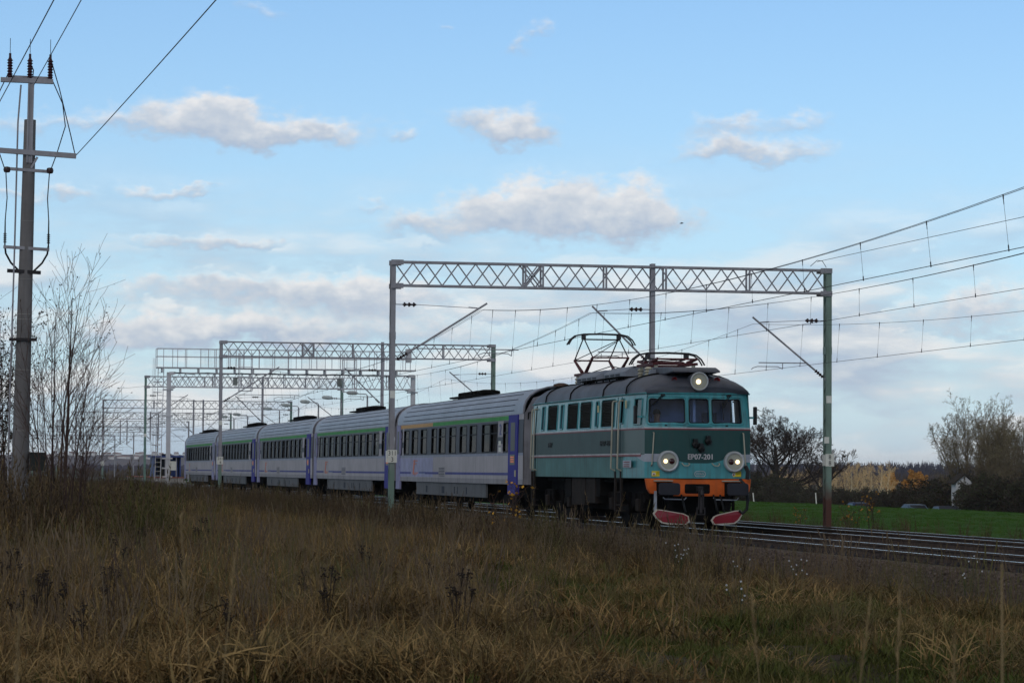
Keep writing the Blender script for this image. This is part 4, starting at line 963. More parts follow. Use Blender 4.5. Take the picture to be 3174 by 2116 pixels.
def driver():
    SK = mat('skin', lin(196, 150, 128), .6); JK = mat('navy_jacket', lin(40, 46, 74), .8); HR = mat('dark_hair', lin(48, 42, 40), .9)
    t = thing('person', 'driver in dark jacket seated behind the left windscreen of the locomotive', 'person', (-1.75, -.8, 2.1))
    def skin(name, verts, edges, m, root=0):
        me = bpy.data.meshes.new(name); me.from_pydata([v[:3] for v in verts], edges, []); me.materials.append(m)
        o = link(me, name, t); md = o.modifiers.new('skin', 'SKIN'); md.use_smooth_shade = True
        for i, v in enumerate(verts): me.skin_vertices[0].data[i].radius = (v[3], v[4] if len(v) > 4 else v[3])
        me.skin_vertices[0].data[root].use_root = True
        sb = o.modifiers.new('subdivision', 'SUBSURF'); sb.levels = sb.render_levels = 2; return o
    x, y, z = -1.75, -.82, 2.12
    # body: pelvis, torso, neck, head, arms to the desk, legs under it
    V = [(x, y, z+.08, .16, .13), (x+.02, y, z+.32, .15, .12), (x+.04, y, z+.52, .17, .12), (x+.06, y, z+.63, .06), (x+.09, y, z+.74, .085, .1), (x+.10, y, z+.86, .085, .095),
         (x+.05, y-.19, z+.50, .065), (x+.22, y-.23, z+.28, .05), (x+.45, y-.10, z+.42, .038), (x+.05, y+.19, z+.50, .065), (x+.2, y+.23, z+.28, .05), (x+.44, y+.12, z+.44, .038),
         (x+.4, y-.11, z+.06, .085), (x+.45, y-.11, z-.36, .055), (x+.4, y+.11, z+.06, .085), (x+.45, y+.11, z-.36, .055)]
    skin('body', V, [(0, 1), (1, 2), (2, 3), (3, 4), (4, 5), (2, 6), (6, 7), (7, 8), (2, 9), (9, 10), (10, 11), (0, 12), (12, 13), (0, 14), (14, 15)], SK)
    J = [(x, y, z+.08, .175, .15), (x+.02, y, z+.32, .165, .14), (x+.04, y, z+.52, .185, .135), (x+.055, y, z+.60, .085),
         (x+.05, y-.19, z+.50, .08), (x+.22, y-.23, z+.28, .064), (x+.42, y-.115, z+.40, .05), (x+.05, y+.19, z+.50, .08), (x+.2, y+.23, z+.28, .064), (x+.41, y+.135, z+.42, .05)]
    skin('jacket', J, [(0, 1), (1, 2), (2, 3), (2, 4), (4, 5), (5, 6), (2, 7), (7, 8), (8, 9)], JK)
    mb = MB(); mb.lathe([(.095, 0), (.102, .04), (.09, .09), (.05, .13), (.01, .14)], (x+.075, y, z+.82), (-.12, 0, 1), 16); mb.build('hair', HR, t, True)
    mb = MB(); mb.lathe([(.01, 0), (.018, .01), (.012, .03), (.003, .045)], (x+.175, y, z+.78), (.9, 0, .2), 8); mb.build('nose', SK, t, True)
driver()

# ------------------------------------------------------------------ passenger carriages
W_BODY = mat('carriage_grey', lin(178, 174, 180), .6, 0, .10, .8, streak=.3, spec=.15); W_LOW = mat('carriage_grey_lower', lin(154, 152, 158), .6, 0, .12, .8, streak=.45, spec=.15)
W_BAND = mat('carriage_window_band', lin(66, 70, 82), .5, 0, .1, .8, spec=.18); W_STR = mat('carriage_blue_stripe', lin(84, 88, 150), .6, spec=.12)
W_ROOF = mat('carriage_roof', lin(162, 172, 188), .5, .05, .10, .6, streak=.22); W_SEAM = mat('roof_seam', lin(48, 54, 68), .7)
W_GRN = mat('carriage_green_band', lin(74, 156, 84), .6, 0, .12, 1.5, streak=.2, spec=.12); W_ORG = mat('carriage_orange_band', lin(196, 142, 52), .5, 0, .1, 1.5)
W_DOOR = mat('carriage_blue_door', lin(44, 40, 140), .55, 0, .08, spec=.12); W_DOOR2 = mat('carriage_lilac_door', lin(150, 150, 186), .6, spec=.12); W_SK = mat('carriage_skirt', lin(108, 110, 114), .7, 0, .15, .9, streak=.45, spec=.12)
W_END = mat('carriage_end', lin(140, 138, 146), .7, 0, .2, 1.5, streak=.6); W_MID = mat('carriage_mid_stripe', lin(134, 140, 164), .45); LOGO = mat('logo_orange', lin(206, 112, 84), .5); LOGOB = mat('logo_blue', lin(70, 84, 150), .5)
PANE = glass_mat('carriage_pane', (.22, .22, .23), .22); WIN_IN = mat('carriage_interior', lin(66, 62, 58), .9); LED = glow_mat('display_led', (1.0, .22, .06), .16); DISP = mat('display_black', lin(18, 18, 20), .3)
WHW = 1.41
def carriage(label, front_door, see_through, orange, tall_two, wset, lilac, vent):
    """local frame: front body end at x=0, rear at x=-25.7, rail top z=0"""
    t = thing('passenger_carriage', label, 'railway carriage', (0, 0, 0), 'carriages of the passenger train')
    L = 25.7; ZS, ZT = 1.06, 3.22
    wins = [(-a, -b) for a, b in wset]; wz0, wz1 = 2.07, 2.98; sl = [(-3.3, -2.45), (-25.05, -24.25)]
    xb = sorted(set([0, -.75, -.8, -2.3, -4.2, -L, -23.85, -25.2] + [q for w in wins+sl for q in w]))
    holes = [(min(w), max(w), wz0, wz1) for w in wins+sl]
    for nm, z0, z1, zs, m in (('lower_panel', ZS, 1.22, [ZS, 1.22], W_LOW), ('side_panel', 1.22, 1.95, [1.22, 1.95], W_BODY), ('waist_stripe', 1.95, 2.03, [1.95, 2.03], W_MID), ('window_band', 2.03, 3.05, [2.03, wz0, 2.4, wz1, 3.05], W_BAND), ('cantrail', 3.05, ZT, [3.05, ZT], W_BODY)):
        mb = MB()
        for s in (-1, 1):
            g = grid(xb, zs, lambda x, z: (x, s*(WHW-.10*max(0, (z-2.0)/1.2)**2*.3), z), holes if nm == 'window_band' else (), flip=s > 0); b = len(mb.v); mb.v += g.v; mb.f += [tuple(b+i for i in f) for f in g.f]
        mb.build(nm, m, t)
    yy = lambda z: WHW-.10*max(0, (z-2.0)/1.2)**2*.3
    for x0, x1 in ((0, -.002), (-L, -L-.002)):
        pr = [(-WHW+.01, ZS), (WHW-.01, ZS), (yy(3.2)-.01, 3.2), (1.1, 3.7), (0, 4.0), (-1.1, 3.7), (-yy(3.2)+.01, 3.2)]; mb = MB(); mb.prism(pr, lambda u, v, a: (a, u, v), x0-(.03 if x0 == 0 else -.03), x1-(.03 if x0 == 0 else -.03)); mb.build('end_wall', W_END, t)
        mb = MB(); s = 1 if x0 == 0 else -1
        mb.prism([(-.75, 1.2), (.75, 1.2), (.75, 3.5), (-.75, 3.5)], lambda u, v, a: (a, u, v), x0, x0+s*.30); mb.build('gangway', mat('gangway_rubber', lin(46, 44, 46), .9), t)
        for y in (-.875, .875): MB().cyl((x0, y, 1.05), (x0+s*.32, y, 1.05), .1, 10).build('buffer', UNDER, t)
    # window panes and bars
    for s in (-1, 1):
        for a, b in [(min(w), max(w)) for w in wins+sl]:
            o = MB().poly([(a, s*(yy(wz0)-.03), wz0), (b, s*(yy(wz0)-.03), wz0), (b, s*(yy(wz1)-.03), wz1), (a, s*(yy(wz1)-.03), wz1)]).build('window_pane', PANE, t)
            if s < 0: sub(ring('window_seal', rrect(a+.01, b-.01, wz0+.01, wz1-.01, .07, 3), lambda u, v: (u, s*(yy(v)+.002), v), .014, SEAL, None, 4), o); sub(MB().box(a, b, -yy(2.68)-.0, -yy(2.68)+.02, 2.655, 2.685).build('window_bar', SEAL), o)
    # interior
    mb = MB(); mb.box(-L+.3, -.3, -1.3, 1.3, 1.1, 1.3); mb.build('floor', WIN_IN, t)
    if not see_through: MB().box(-L+.8, -.8, .45, .5, 1.3, 3.2).build('corridor_wall', WIN_IN, t)
    for i, x in enumerate(np.arange(-23.5, -2.0, 1.9)):
        o = MB().box(x, x+.55, -1.25, -.2, 1.3, 2.5).build('seat_row', WIN_IN, t)
        if see_through: MB().box(x+.3, x+.9, .3, 1.25, 1.3, 2.5).build('seat_row', WIN_IN, t)
        if not see_through and i % 2: MB().box(x+.2, x+.24, -1.3, .45, 1.3, 3.15).build('compartment_wall', WIN_IN, t)
    # bands, stripe
    for s in (-1, 1):
        f = lambda z, e: s*(yy(z)+e)
        def strip(nm, x0, x1, z0, z1, m, e=.006): return MB().poly([(x0, f(z0, e), z0), (x1, f(z0, e), z0), (x1, f(z1, e), z1), (x0, f(z1, e), z1)][::1 if s > 0 else -1]).build(nm, m, t)
        if orange: strip('green_band', -17.1, -2.3, 3.06, 3.19, W_GRN); strip('orange_band', -25.1, -17.1, 3.06, 3.19, W_ORG)
        else: strip('green_band', -25.2, -2.3, 3.06, 3.19, W_GRN)
        for x0, x1 in ((-2.45, -2.3), (-4.2, -3.3), (-24.25, -23.85), (-25.2, -25.05)): strip('pillar_panel', x0, x1, 2.035, 3.045, W_BODY, .004)
        strip('blue_stripe', -2.3, -18.7, 1.34, 1.42, W_STR); strip('blue_stripe', -22.0, -25.0, 1.34, 1.42, W_STR)
    if lilac: MB().poly([(-25.0, -WHW-.005, 1.24), (-16.9, -WHW-.005, 1.24), (-16.9, -WHW-.005, 1.94), (-25.0, -WHW-.005, 1.94)]).build('lilac_panel', mat('lilac_paint', lin(150, 150, 188), .45), t)
    # operator mark: small slanted orange E-like sign with blue lettering bar
    X = -21.6; mb = MB(); f = -WHW-.009
    mb.poly([(X, f, 1.33), (X+.32, f, 1.33), (X+.62, f, 1.86), (X+.3, f, 1.86)])
    lg = mb.build('operator_mark', LOGO, t)
    for z, w in ((1.83, 1.0), (1.72, .75), (1.38, 1.1), (1.32, .8)): sub(MB().box(X+.2, X+.2+w, f-.001, f+.002, z-.018, z+.018).build('mark_line', LOGO), lg)
    sub(MB().box(X+1.5, X+3.0, f-.001, f+.002, 1.36, 1.43).build('mark_lettering', LOGOB), lg)
    o = MB().box(-15.6, -14.2, -WHW-.012, -WHW-.004, 1.25, 1.60).build('vent_grille', W_BODY, t)
    for i in range(6): sub(MB().box(-15.5, -14.3, -WHW-.02, -WHW-.013, 1.28+i*.055, 1.30+i*.055).build('grille_slat', W_SEAM), o)
    for s in (-1, 1):
        for (a, b), m in (((-2.3, -.8), front_door), ((-L+.1, -L+1.0), W_DOOR2)):
            o = MB().hexa([(a, s*(WHW-.04), .75), (b, s*(WHW-.04), .75), (b, s*(WHW+.04), .75), (a, s*(WHW+.04), .75), (a, s*(yy(3.18)-.04), 3.2), (b, s*(yy(3.18)-.04), 3.2), (b, s*(yy(3.18)+.04), 3.2), (a, s*(yy(3.18)+.04), 3.2)]).build('door', m, t)
            dy = lambda z: WHW+.04+(yy(3.18)-WHW)*(z-.75)/2.45
            w = (b-a)*.26; sub(MB().poly([(a+w, s*(dy(2.09)+.004), 2.09), (b-w, s*(dy(2.09)+.004), 2.09), (b-w, s*(dy(2.97)+.004), 2.97), (a+w, s*(dy(2.97)+.004), 2.97)]).build('door_window', mat('door_pane', lin(26, 28, 34), .35, 0, .05, spec=.12)), o)
            if a > -5: sub(MB().box(b-.3, b-.12, *sorted((s*(WHW+.034), s*(WHW+.06))), 1.3, 1.5).build('door_handle', HAND), o); d = MB().box(a+.35, b-.35, *sorted((s*(WHW+.02), s*(WHW+.036))), 1.66, 1.98).build('destination_display', DISP); sub(d, o)
            if a > -5 and s < 0:
                for z in (1.90, 1.83, 1.76): sub(MB().box(a+.48, b-.5, -WHW-.041, -WHW-.0365, z-.016, z+.016).build('lit_line', LED), o)
            sub(MB().box(a+.1, b-.1, *sorted((s*1.2, s*1.44)), .62, .68).build('door_step', UNDER), o)
        MB().box(-21.0, -6.5, *sorted((s*1.30, s*1.36)), .60, 1.055).build('skirt', W_SK, t)
    for x, w in ((-18.7, .25), (-12.6, .12), (-12.0, .1), (-10.2, .12), (-15.2, .5)): MB().box(x, x+w, -1.372, -1.361, .68, .92).build('skirt_handle', W_SEAM, t)
    if tall_two: text('class_number', '2', .5, (-3.75, -WHW-.0, 2.76), FACE_Y, LOGOB, t, sx=1.5); MB().box(-4.0, -3.6, -WHW-.012, -WHW-.006, 2.08, 2.22).build('pictogram_plate', WHITE, t); MB().box(-4.0, -3.6, -WHW-.012, -WHW-.006, 2.28, 2.42).build('pictogram_plate', WHITE, t)
    # roof: arch with pressed seams
    sec = 16; mb = MB(); xs = [.03, -.3, -.9, -1.5, -24.2, -24.8, -25.4, -25.73]
    def arch(a, k=1.0): c = math.cos(a); return (-(yy(ZT)+.01)*math.copysign(abs(c)**.80, c), ZT+.85*k*math.sin(a)**.80)
    for x in xs:
        for i in range(sec+1): y, z = arch(math.pi*i/sec); mb.v.append((x, y, z))
    for i in range(len(xs)-1):
        for j in range(sec): a = i*(sec+1)+j; mb.f.append((a, a+sec+1, a+sec+2, a+1))
    rf = mb.build('roof', W_ROOF, t, 'all')
    for a in (5, 15, 28, 43, 60, 120, 137, 152, 165, 175):
        y, z = arch(R(a)); mb = MB(); mb.tube([(-1.6, y*1.003, z+.002), (-24.1, y*1.003, z+.002)], .010, 4); sub(mb.build('roof_seam', W_SEAM), rf)
    for x in (-.02, -25.68):
        mb = MB(); mb.tube([(x, *arch(math.pi*i/sec)) for i in range(sec+1)], .035, 5); sub(mb.build('roof_rim', W_END), rf)
    vx = vent; o = MB().box(vx-2.6, vx+2.6, -.62, .62, 4.07, 4.13).build('roof_vent_base', UNDER, t)
    for i in range(4): mb = MB(); mb.lathe([(.3, 0), (.42, .05), (.4, .14), (.2, .18)], (vx-1.95+i*1.3, 0, 4.13), (0, 0, 1), 14); sub(mb.build('roof_ventilator', UNDER, None, True), o)
    mb = MB(); mb.tube([(-.03, -1.25, 3.05), (.02, -1.25, 3.25), (.05, -1.12, 3.28), (.02, -1.0, 3.2), (-.03, -1.0, 2.9)], .02, 6); mb.build('end_hook_rail', BLACK, t)
    # bogies
    MB().box(-20.8, -6.7, -.9, .9, .42, 1.05).build('underfloor_equipment', UNDER, t)
    for xc in (-3.4, -22.3):
        MB().box(xc-1.7, xc+1.7, -.8, .8, .30, 1.0).build('bogie_body', UNDER, t)
        for s in (-1, 1):
            MB().prism([(-1.7, .5), (-1.2, .72), (1.2, .72), (1.7, .5), (1.2, .48), (.5, .38), (-.5, .38), (-1.2, .48)], lambda u, v, a: (xc+u, s*a, v), .98, 1.1).build('bogie_frame', UNDER, t)
            for q in (-1.25, 1.25):
                mb = MB(); mb.lathe([(.1, .67), (.42, .67), (.46, .69), (.46, .80), (.40, .81), (.1, .80)], (xc+q, 0, .46), (0, s, 0), 20); mb.build('wheel', UNDER, t, True)
    return t
W1SET = [(5.5, 4.3), (7.05, 5.6), (9.35, 8.05), (11.3, 9.95), (13.45, 12.1), (15.65, 14.25), (17.3, 16.2), (19.75, 18.4), (21.9, 20.5), (23.85, 22.6)]
W2SET = [(2.2+2.05*i+1.55+1.9, 2.2+2.05*i+1.9) for i in range(10)]
W3SET = [(4.3+1.9*i+1.3, 4.3+1.9*i) for i in range(10)]
def place(t, x): t.location = (x, 0, 0); return t
FX = lambda k: -16.40-26.4*k
place(carriage('first grey carriage behind the locomotive, with an orange and green band over its windows', W_DOOR, False, True, True, W1SET, True, -15.5), FX(0))
place(carriage('second grey carriage, behind the mast with sign 311/3, daylight showing through its windows', W_DOOR, True, False, False, W2SET, False, -16.5), FX(1))
place(carriage('third grey carriage from the locomotive, its blue door next to the second carriage', W_DOOR, False, False, False, W3SET, False, -15.0), FX(2))
place(carriage('fourth grey carriage from the locomotive, directly behind the mast with sign 311/4', W_DOOR, True, False, False, W3SET, False, -13.5), FX(3))
place(carriage('last grey carriage of the train, just left of the mast with sign 311/4', W_DOOR2, False, False, False, W2SET, False, -20), FX(4))

# ------------------------------------------------------------------ concrete power pole at the left
def power_pole():
    CP = mat('pole_concrete', lin(124, 120, 120), .85, 0, .14, 1.5, bump=.2, bscale=12, streak=.3)
    X = 12.15; y_at = lambda z: -17.135 + (z+.3)*.0145
    t = thing('power_pole', 'tall grey concrete power pole with steel crossarms and insulators at the left edge', 'power pole', (X, -17.13, -.3))
    MB().tube([(X, y_at(z), z) for z in (-.5, 2, 5, 8.37)], [.185, .165, .142, .115], 20).build('shaft', CP, t, True)
    for z in (1.15, 2.2, 3.4, 4.4, 4.5, 5.2, 6.35): mb = MB(); mb.tube([(X+.002+.0*math.cos(a), y_at(z), z+d) for a, d in ((0, 0), (0, .012))], [.185-.008*(z+.5)+.004]*2, 20); mb.build('pole_band', mat('pale_band', lin(150, 146, 142), .7), t, True)
    mb = MB(); 
    for s in (-1, 1): mb.bar((X+.12, y_at(7.6)+s*.045, 7.5), (X+.12, y_at(9)+s*.045, 9.2), .03, .07)
    mb.bar((X+.12, y_at(7.6), 7.5), (X+.12, y_at(9)+.0, 9.2), .075, .03); mb.build('top_extension', STEEL, t)
    o = MB().bar((X+.12, -17.60, 9.14), (X+.12, -16.57, 9.13), .10, .09).build('top_crossarm', STEEL, t); sub(MB().bar((X+.02, -17.45, 9.22), (X+.02, -16.62, 9.21), .05, .05).build('crossarm_rail', STEEL), o)
    for y in (-17.42, -17.03, -16.63):
        mb = MB(); prof = [(.03, 0), (.055, .04)]
        for i in range(6): prof += [(.04, .07+i*.055), (.062, .085+i*.055), (.04, .105+i*.055)]
        prof += [(.025, .42), (.025, .5)]; mb.lathe(prof, (X+.12, y, 9.17), (0, 0, 1), 12); i = mb.build('insulator', mat('maroon_polymer', lin(58, 26, 38), .35), t, True)
        sub(MB().tube([(X+.12, y, 9.65), (X+.12, y, 9.97)], .006, 4).build('spike', WIRE), i)
    MB().bar((X+.14, -18.1, 7.76), (X+.14, -16.10, 7.66), .08, .10).build('main_crossarm', STEEL, t)
    MB().bar((X+.14, -16.86, 7.62), (X+.12, -16.98, 7.4), .03, .04).build('crossarm_strut', STEEL, t)
    o = MB().bar((X+.1, -17.46, 7.38), (X+.1, -16.62, 7.34), .05, .06).build('link_arm', STEEL, t)
    for y in (-17.45, -16.61): sub(MB().lathe([(.02, -.06), (.06, -.05), (.075, 0), (.06, .05), (.02, .06)], (X+.1, y, 7.36), (0, 0, 1), 12).build('pin_insulator', INSUL, None, True), o)
    MB().bar((X+.1, -17.5, 5.83), (X+.1, -16.6, 5.79), .06, .06).build('termination_arm', STEEL, t); MB().bar((X+.1, -17.42, 5.36), (X+.1, -16.76, 5.33), .07, .07).build('bracket_arm', DARK, t)
    for y in (-17.47, -16.62):
        mb = MB(); prof = [(.014, 0)]
        for i in range(5): prof += [(.015, .05+i*.04), (.04, .06+i*.04), (.015, .08+i*.04)]
        prof += [(.012, .5)]; mb.lathe(prof, (X+.1, y, 5.86), (0, 0, 1), 8); mb.build('cable_termination', BLACK, t, True)
        s = 1 if y > -17 else -1; MB().tube([(X+.1, y, 5.86), (X+.1, y-s*.02, 5.70), (X+.1, y-s*.12, 5.52), (X+.1, y-s*.28, 5.36)], .022, 6).build('cable', BLACK, t, True)
        MB().tube([(X+.1, y, 6.36), (X+.1, y-s*.03, 6.8), (X+.1, y+s*.0, 7.3), (X+.12, y+s*.14, 7.7), (X+.12, y+s*.30, 8.25), (X+.12, y+s*.24, 8.7), (X+.12, y-s*.01, 9.25)], .011, 5).build('jumper', WIRE, t, True)
    MB().tube([(X+.12, -16.63, 9.6), (X+.14, -16.45, 9.0), (X+.14, -16.22, 8.1), (X+.14, -16.13, 7.72)], .011, 5).build('jumper', WIRE, t, True)
    MB().tube([(X+.12, -17.03, 9.5), (X+.12, -16.96, 9.35), (X+.12, -16.98, 9.1)], .011, 5).build('jumper', WIRE, t, True)
    MB().tube([(X+.1, -17.2, 9.05), (X+.12, -17.25, 8.3), (X+.15, -17.28, 5.9), (X+.18, -17.33, 3), (X+.2, -17.36, 0)], .018, 5).build('earth_strip', STEEL, t)
    MB().box(X-.15, X+.25, -16.93, -16.62, 1.42, 1.78).build('meter_box', mat('box_dark_green', lin(44, 48, 46), .7), t, bevel=.01)
    MB().box(X-.22, X+.22, -17.5, -16.85, .38, .44).build('lower_clamp', DARK, t); MB().box(X-.1, X+.2, -17.36, -16.82, 3.98, 4.03).build('clamp', DARK, t)
power_pole()
for a, (sx, sy), lb in (((12.29, -16.10, 7.68), (632, 0), 'power wire rising steeply to the right from the main crossarm of the concrete pole'),
                        ((12.27, -16.95, 9.05), (240, 0), 'power wire rising from the top crossarm of the concrete pole'),
                        ((12.29, -18.1, 7.75), (146, 0), 'power wire rising past the top of the concrete pole from its hidden left crossarm end')):
    A = Vector(a); D = (A.z-.1-CAM.z)/px_ray(sx, sy).z; B = at(sx, sy, D=D); n = 30; mb = MB(); C = A+(B-A)*(85/(B-A).length)
    mb.tube([A+(C-A)*(i/n)+Vector((0, 0, -.25*4*(i/n)*(1-i/n))) for i in range(n+1)], .0085, 5); tag(mb.build('power_wire', WIRE), lb, 'power line', 'wires strung from the concrete pole')

# ------------------------------------------------------------------ trees
def rotv(d, ang, rng):
    a = d.orthogonal().normalized(); b = d.cross(a); t = rng.uniform(0, 2*math.pi)
    return (d*math.cos(ang) + (a*math.cos(t)+b*math.sin(t))*math.sin(ang)).normalized()
class Tree:
    def __init__(s, seed, P): s.r = random.Random(seed); s.P = P; s.trunk = MB(); s.twig = MB(); s.leaf = MB()
    def branch(s, p, d, L, r, lev):
        P, g = s.P, s.r; n = P['seg'][min(lev, len(P['seg'])-1)]; pts = [p.copy()]; rs = [r]; dirs = []
        up = P['up'][min(lev, len(P['up'])-1)]; wan = P['wander'][min(lev, len(P['wander'])-1)]
        for i in range(n):
            d = (d + Vector((g.gauss(0, wan), g.gauss(0, wan), g.gauss(0, wan)+up))).normalized(); p = p+d*(L/n); pts.append(p.copy()); dirs.append(d.copy()); rs.append(r*(1-(i+1)/n*P['taper']))
        last = lev >= P['levels']
        (s.trunk if lev <= P.get('thick', 1) else s.twig).tube(pts, [max(q, P['rmin']) for q in rs], 7 if lev == 0 else (5 if lev == 1 else 3), lev < 2)
        if P.get('leaf') and lev >= P['levels']-P.get('leaf_lev', 0):
            for _ in range(P['leaf'][0]):
                if g.random() < P['leaf'][1]:
                    i = g.randrange(1, len(pts)); q = pts[i]+Vector((g.gauss(0, .03), g.gauss(0, .03), g.gauss(0, .03))); a = Vector((g.gauss(0, 1), g.gauss(0, 1), g.gauss(0, 1)-.4)).normalized()*P['leaf'][2]*g.uniform(.6, 1.3); b = a.orthogonal().normalized()*a.length*P['leaf'][3]
                    s.leaf.poly([q, q+a*.5+b, q+a, q+a*.5-b])
        if last: return
        nc = P['n'][lev]; nc = g.randint(nc[0], nc[1]) if isinstance(nc, tuple) else nc; t0 = P['t0'][min(lev, len(P['t0'])-1)]
        for c in range(nc):
            u = t0 + (1-t0)*(c+g.random())/nc; i = min(n-1, int(u*n)); f = u*n-i; q = pts[i].lerp(pts[i+1], min(1, f)); a = P['ang'][min(lev, len(P['ang'])-1)]
            dd = rotv(dirs[i], R(g.uniform(a[0], a[1])), g); rr = P['ratio'][min(lev, len(P['ratio'])-1)]
            s.branch(q, dd, L*g.uniform(rr[0], rr[1])*(1.15-.5*u), max(rs[i]*P['rr'], P['rmin']), lev+1)
    def make(s): 
        s.leafn = len(s.leaf.f); return s
def tree_object(name, label, cat, T, pos, m1, m2, m3=None, group=None, scale=1, rot=0, meshes=None, wide=1.0):
    o = bpy.data.objects.new(name, None); COL.objects.link(o); o.location = pos; o.scale = (scale*wide, scale*wide, scale); o.rotation_euler = (0, 0, rot); ORG[o.name] = Vector((0, 0, 0)); tag(o, label, cat, group)
    if meshes is None:
        meshes = []
        for nm, mb, m in (('trunk', T.trunk, m1), ('crown', T.twig, m2), ('leaves', T.leaf, m3)):
            if mb.f and m: me = mb.mesh(nm); me.materials.append(m); meshes.append((nm, me))
    for nm, me in meshes:
        c = bpy.data.objects.new(nm, me); COL.objects.link(c); c.parent = o
        if nm == 'leaves': c['kind'] = 'stuff'
    return o, meshes
BARK = mat('dark_bark', lin(62, 52, 48), .95, 0, .25, 2); TWIG = mat('dark_twigs', lin(76, 64, 58), .95, 0, .25, 1)
PALE = mat('pale_birch', lin(240, 222, 182), .9, 0, .15, .5); PALET = mat('pale_birch_twigs', lin(228, 196, 146), .9, 0, .2, .5)  # naturally pale birch, lifted further so the colour carries warm sunlight
GOLD = mat('golden_leaves', lin(214, 160, 88), .9, 0, .25, .4); WLEAF = mat('willow_leaves', lin(132, 121, 90), .8, 0, .3, 1.5); DLEAF = mat('dark_olive_leaves', lin(62, 64, 42), .85, 0, .3, 1)
RZ = -2.65
def ground_at(px, Y): p = at(px, 1560, Y=Y); return Vector((p.x, p.y, RZ))
# big bare tree right of the locomotive
P = dict(levels=5, seg=[6, 8, 7, 5, 3, 3], up=[.02, .05, .05, .05, .04], wander=[.05, .11, .11, .11, .12], taper=.75, rmin=.011, thick=2, n=[(16, 16), (8, 8), (6, 6), (5, 5), 3], t0=[.2, .2, .2, .15, .15], ang=[(38, 72), (26, 55), (22, 48), (18, 42), (15, 38)], ratio=[(.62, .82), (.42, .58), (.45, .6), (.5, .65), (.5, .7)], rr=.5)
g = ground_at(2412, 70); T = Tree(6, P); T.branch(Vector((0, 0, 0)), Vector((0, 0, 1)), 7.6, .40, 0)
zs = max(v[2] for v in T.twig.v); k = (at(2410, 1262, Y=70).z-RZ)/zs
tree_object('bare_tree', 'large spreading bare tree standing right behind the locomotive', 'tree', T, g, BARK, TWIG, scale=k, wide=1.3)
P2 = dict(P); P2.update(n=[(5, 5), (5, 5), (5, 5), (4, 4), 3])
T = Tree(9, P2); T.branch(Vector((0, 0, 0)), Vector((0, .25, 1)).normalized(), 4.4, .26, 0); zs = max(v[2] for v in T.twig.v)
g = ground_at(2535, 69); tree_object('bare_tree', 'smaller bare tree leaning right, next to the mast with sign 8 8', 'tree', T, g, BARK, TWIG, scale=(at(2520, 1372, Y=69).z-RZ)/zs, wide=1.25)
# many-stemmed willows at the right edge
PW = dict(levels=3, seg=[8, 6, 5, 3], up=[.03, .06, .03, -.03], wander=[.05, .1, .14, .2], taper=.8, rmin=.007, thick=0, n=[(13, 15), (7, 8), 4], t0=[.40, .15, .1], ang=[(14, 36), (18, 40), (20, 50)], ratio=[(.30, .42), (.35, .5), (.4, .6)], rr=.5, leaf=(6, .8, .06, .3))
def willow(seed, n, spread, h):
    T = Tree(seed, PW); g = random.Random(seed)
    for i in range(n):
        a = g.uniform(0, 6.28); w = g.uniform(.05, spread); T.branch(Vector((math.cos(a)*.3, math.sin(a)*.3, 0)), Vector((math.cos(a)*w, math.sin(a)*w, 1)).normalized(), h*g.uniform(.75, 1.05), .085, 0)
    return T
wl = None; WBARK = mat('willow_bark', lin(110, 98, 84), .9, 0, .2, 2); WTWIG = mat('willow_twig', lin(128, 114, 94), .9, 0, .2, 2)
for i, (px, top, Y, seed, n, sp, lb) in enumerate([(3018, 1228, 63, 3, 12, .5, 'tall many-stemmed willow with thin leaves, left of the willows at the right edge'),
      (3100, 1270, 64, 4, 13, .38, 'second willow with thin leaves, between the tall willow and the right edge'), (3180, 1270, 62, 8, 12, .35, 'willow cut by the right edge of the picture')]):
    T = willow(seed, n, sp, 8); g = ground_at(px, Y); zs = np.percentile([v[2] for v in T.twig.v], 99.8)
    tree_object('willow_tree', lb, 'tree', T, g, WBARK, WTWIG, WLEAF, 'willows beside the field', (at(px, top, Y=Y).z-RZ)/zs)
# hedge of dark leafless shrubs along the far side of the field
PS = dict(levels=3, seg=[4, 4, 3, 2], up=[.02, .05, .03, 0], wander=[.1, .16, .2, .25], taper=.7, rmin=.011, thick=0, n=[(7, 8), (6, 7), 5], t0=[.15, .1, .1], ang=[(25, 55), (25, 60), (25, 60)], ratio=[(.45, .7), (.45, .65), (.45, .6)], rr=.6, leaf=(4, .5, .10, .45))
shm = []
for sd in range(4):
    T = Tree(40+sd, PS); g = random.Random(sd)
    for i in range(13):
        a = g.uniform(0, 6.28); w = g.uniform(.15, .9); T.branch(Vector((math.cos(a)*g.uniform(0, .8), math.sin(a)*g.uniform(0, .8), 0)), Vector((math.cos(a)*w, math.sin(a)*w, 1)).normalized(), g.uniform(1.5, 2.4), .05, 0)
    ms = []
    for nm, mb, m in (('stems', T.trunk, BARK), ('twigs', T.twig, TWIG), ('leaves', T.leaf, DLEAF)): me = mb.mesh(nm); me.materials.append(m); ms.append((nm, me))
    shm.append((ms, max(v[2] for v in T.twig.v)))
hg = random.Random(21); px = 2300; i = 0
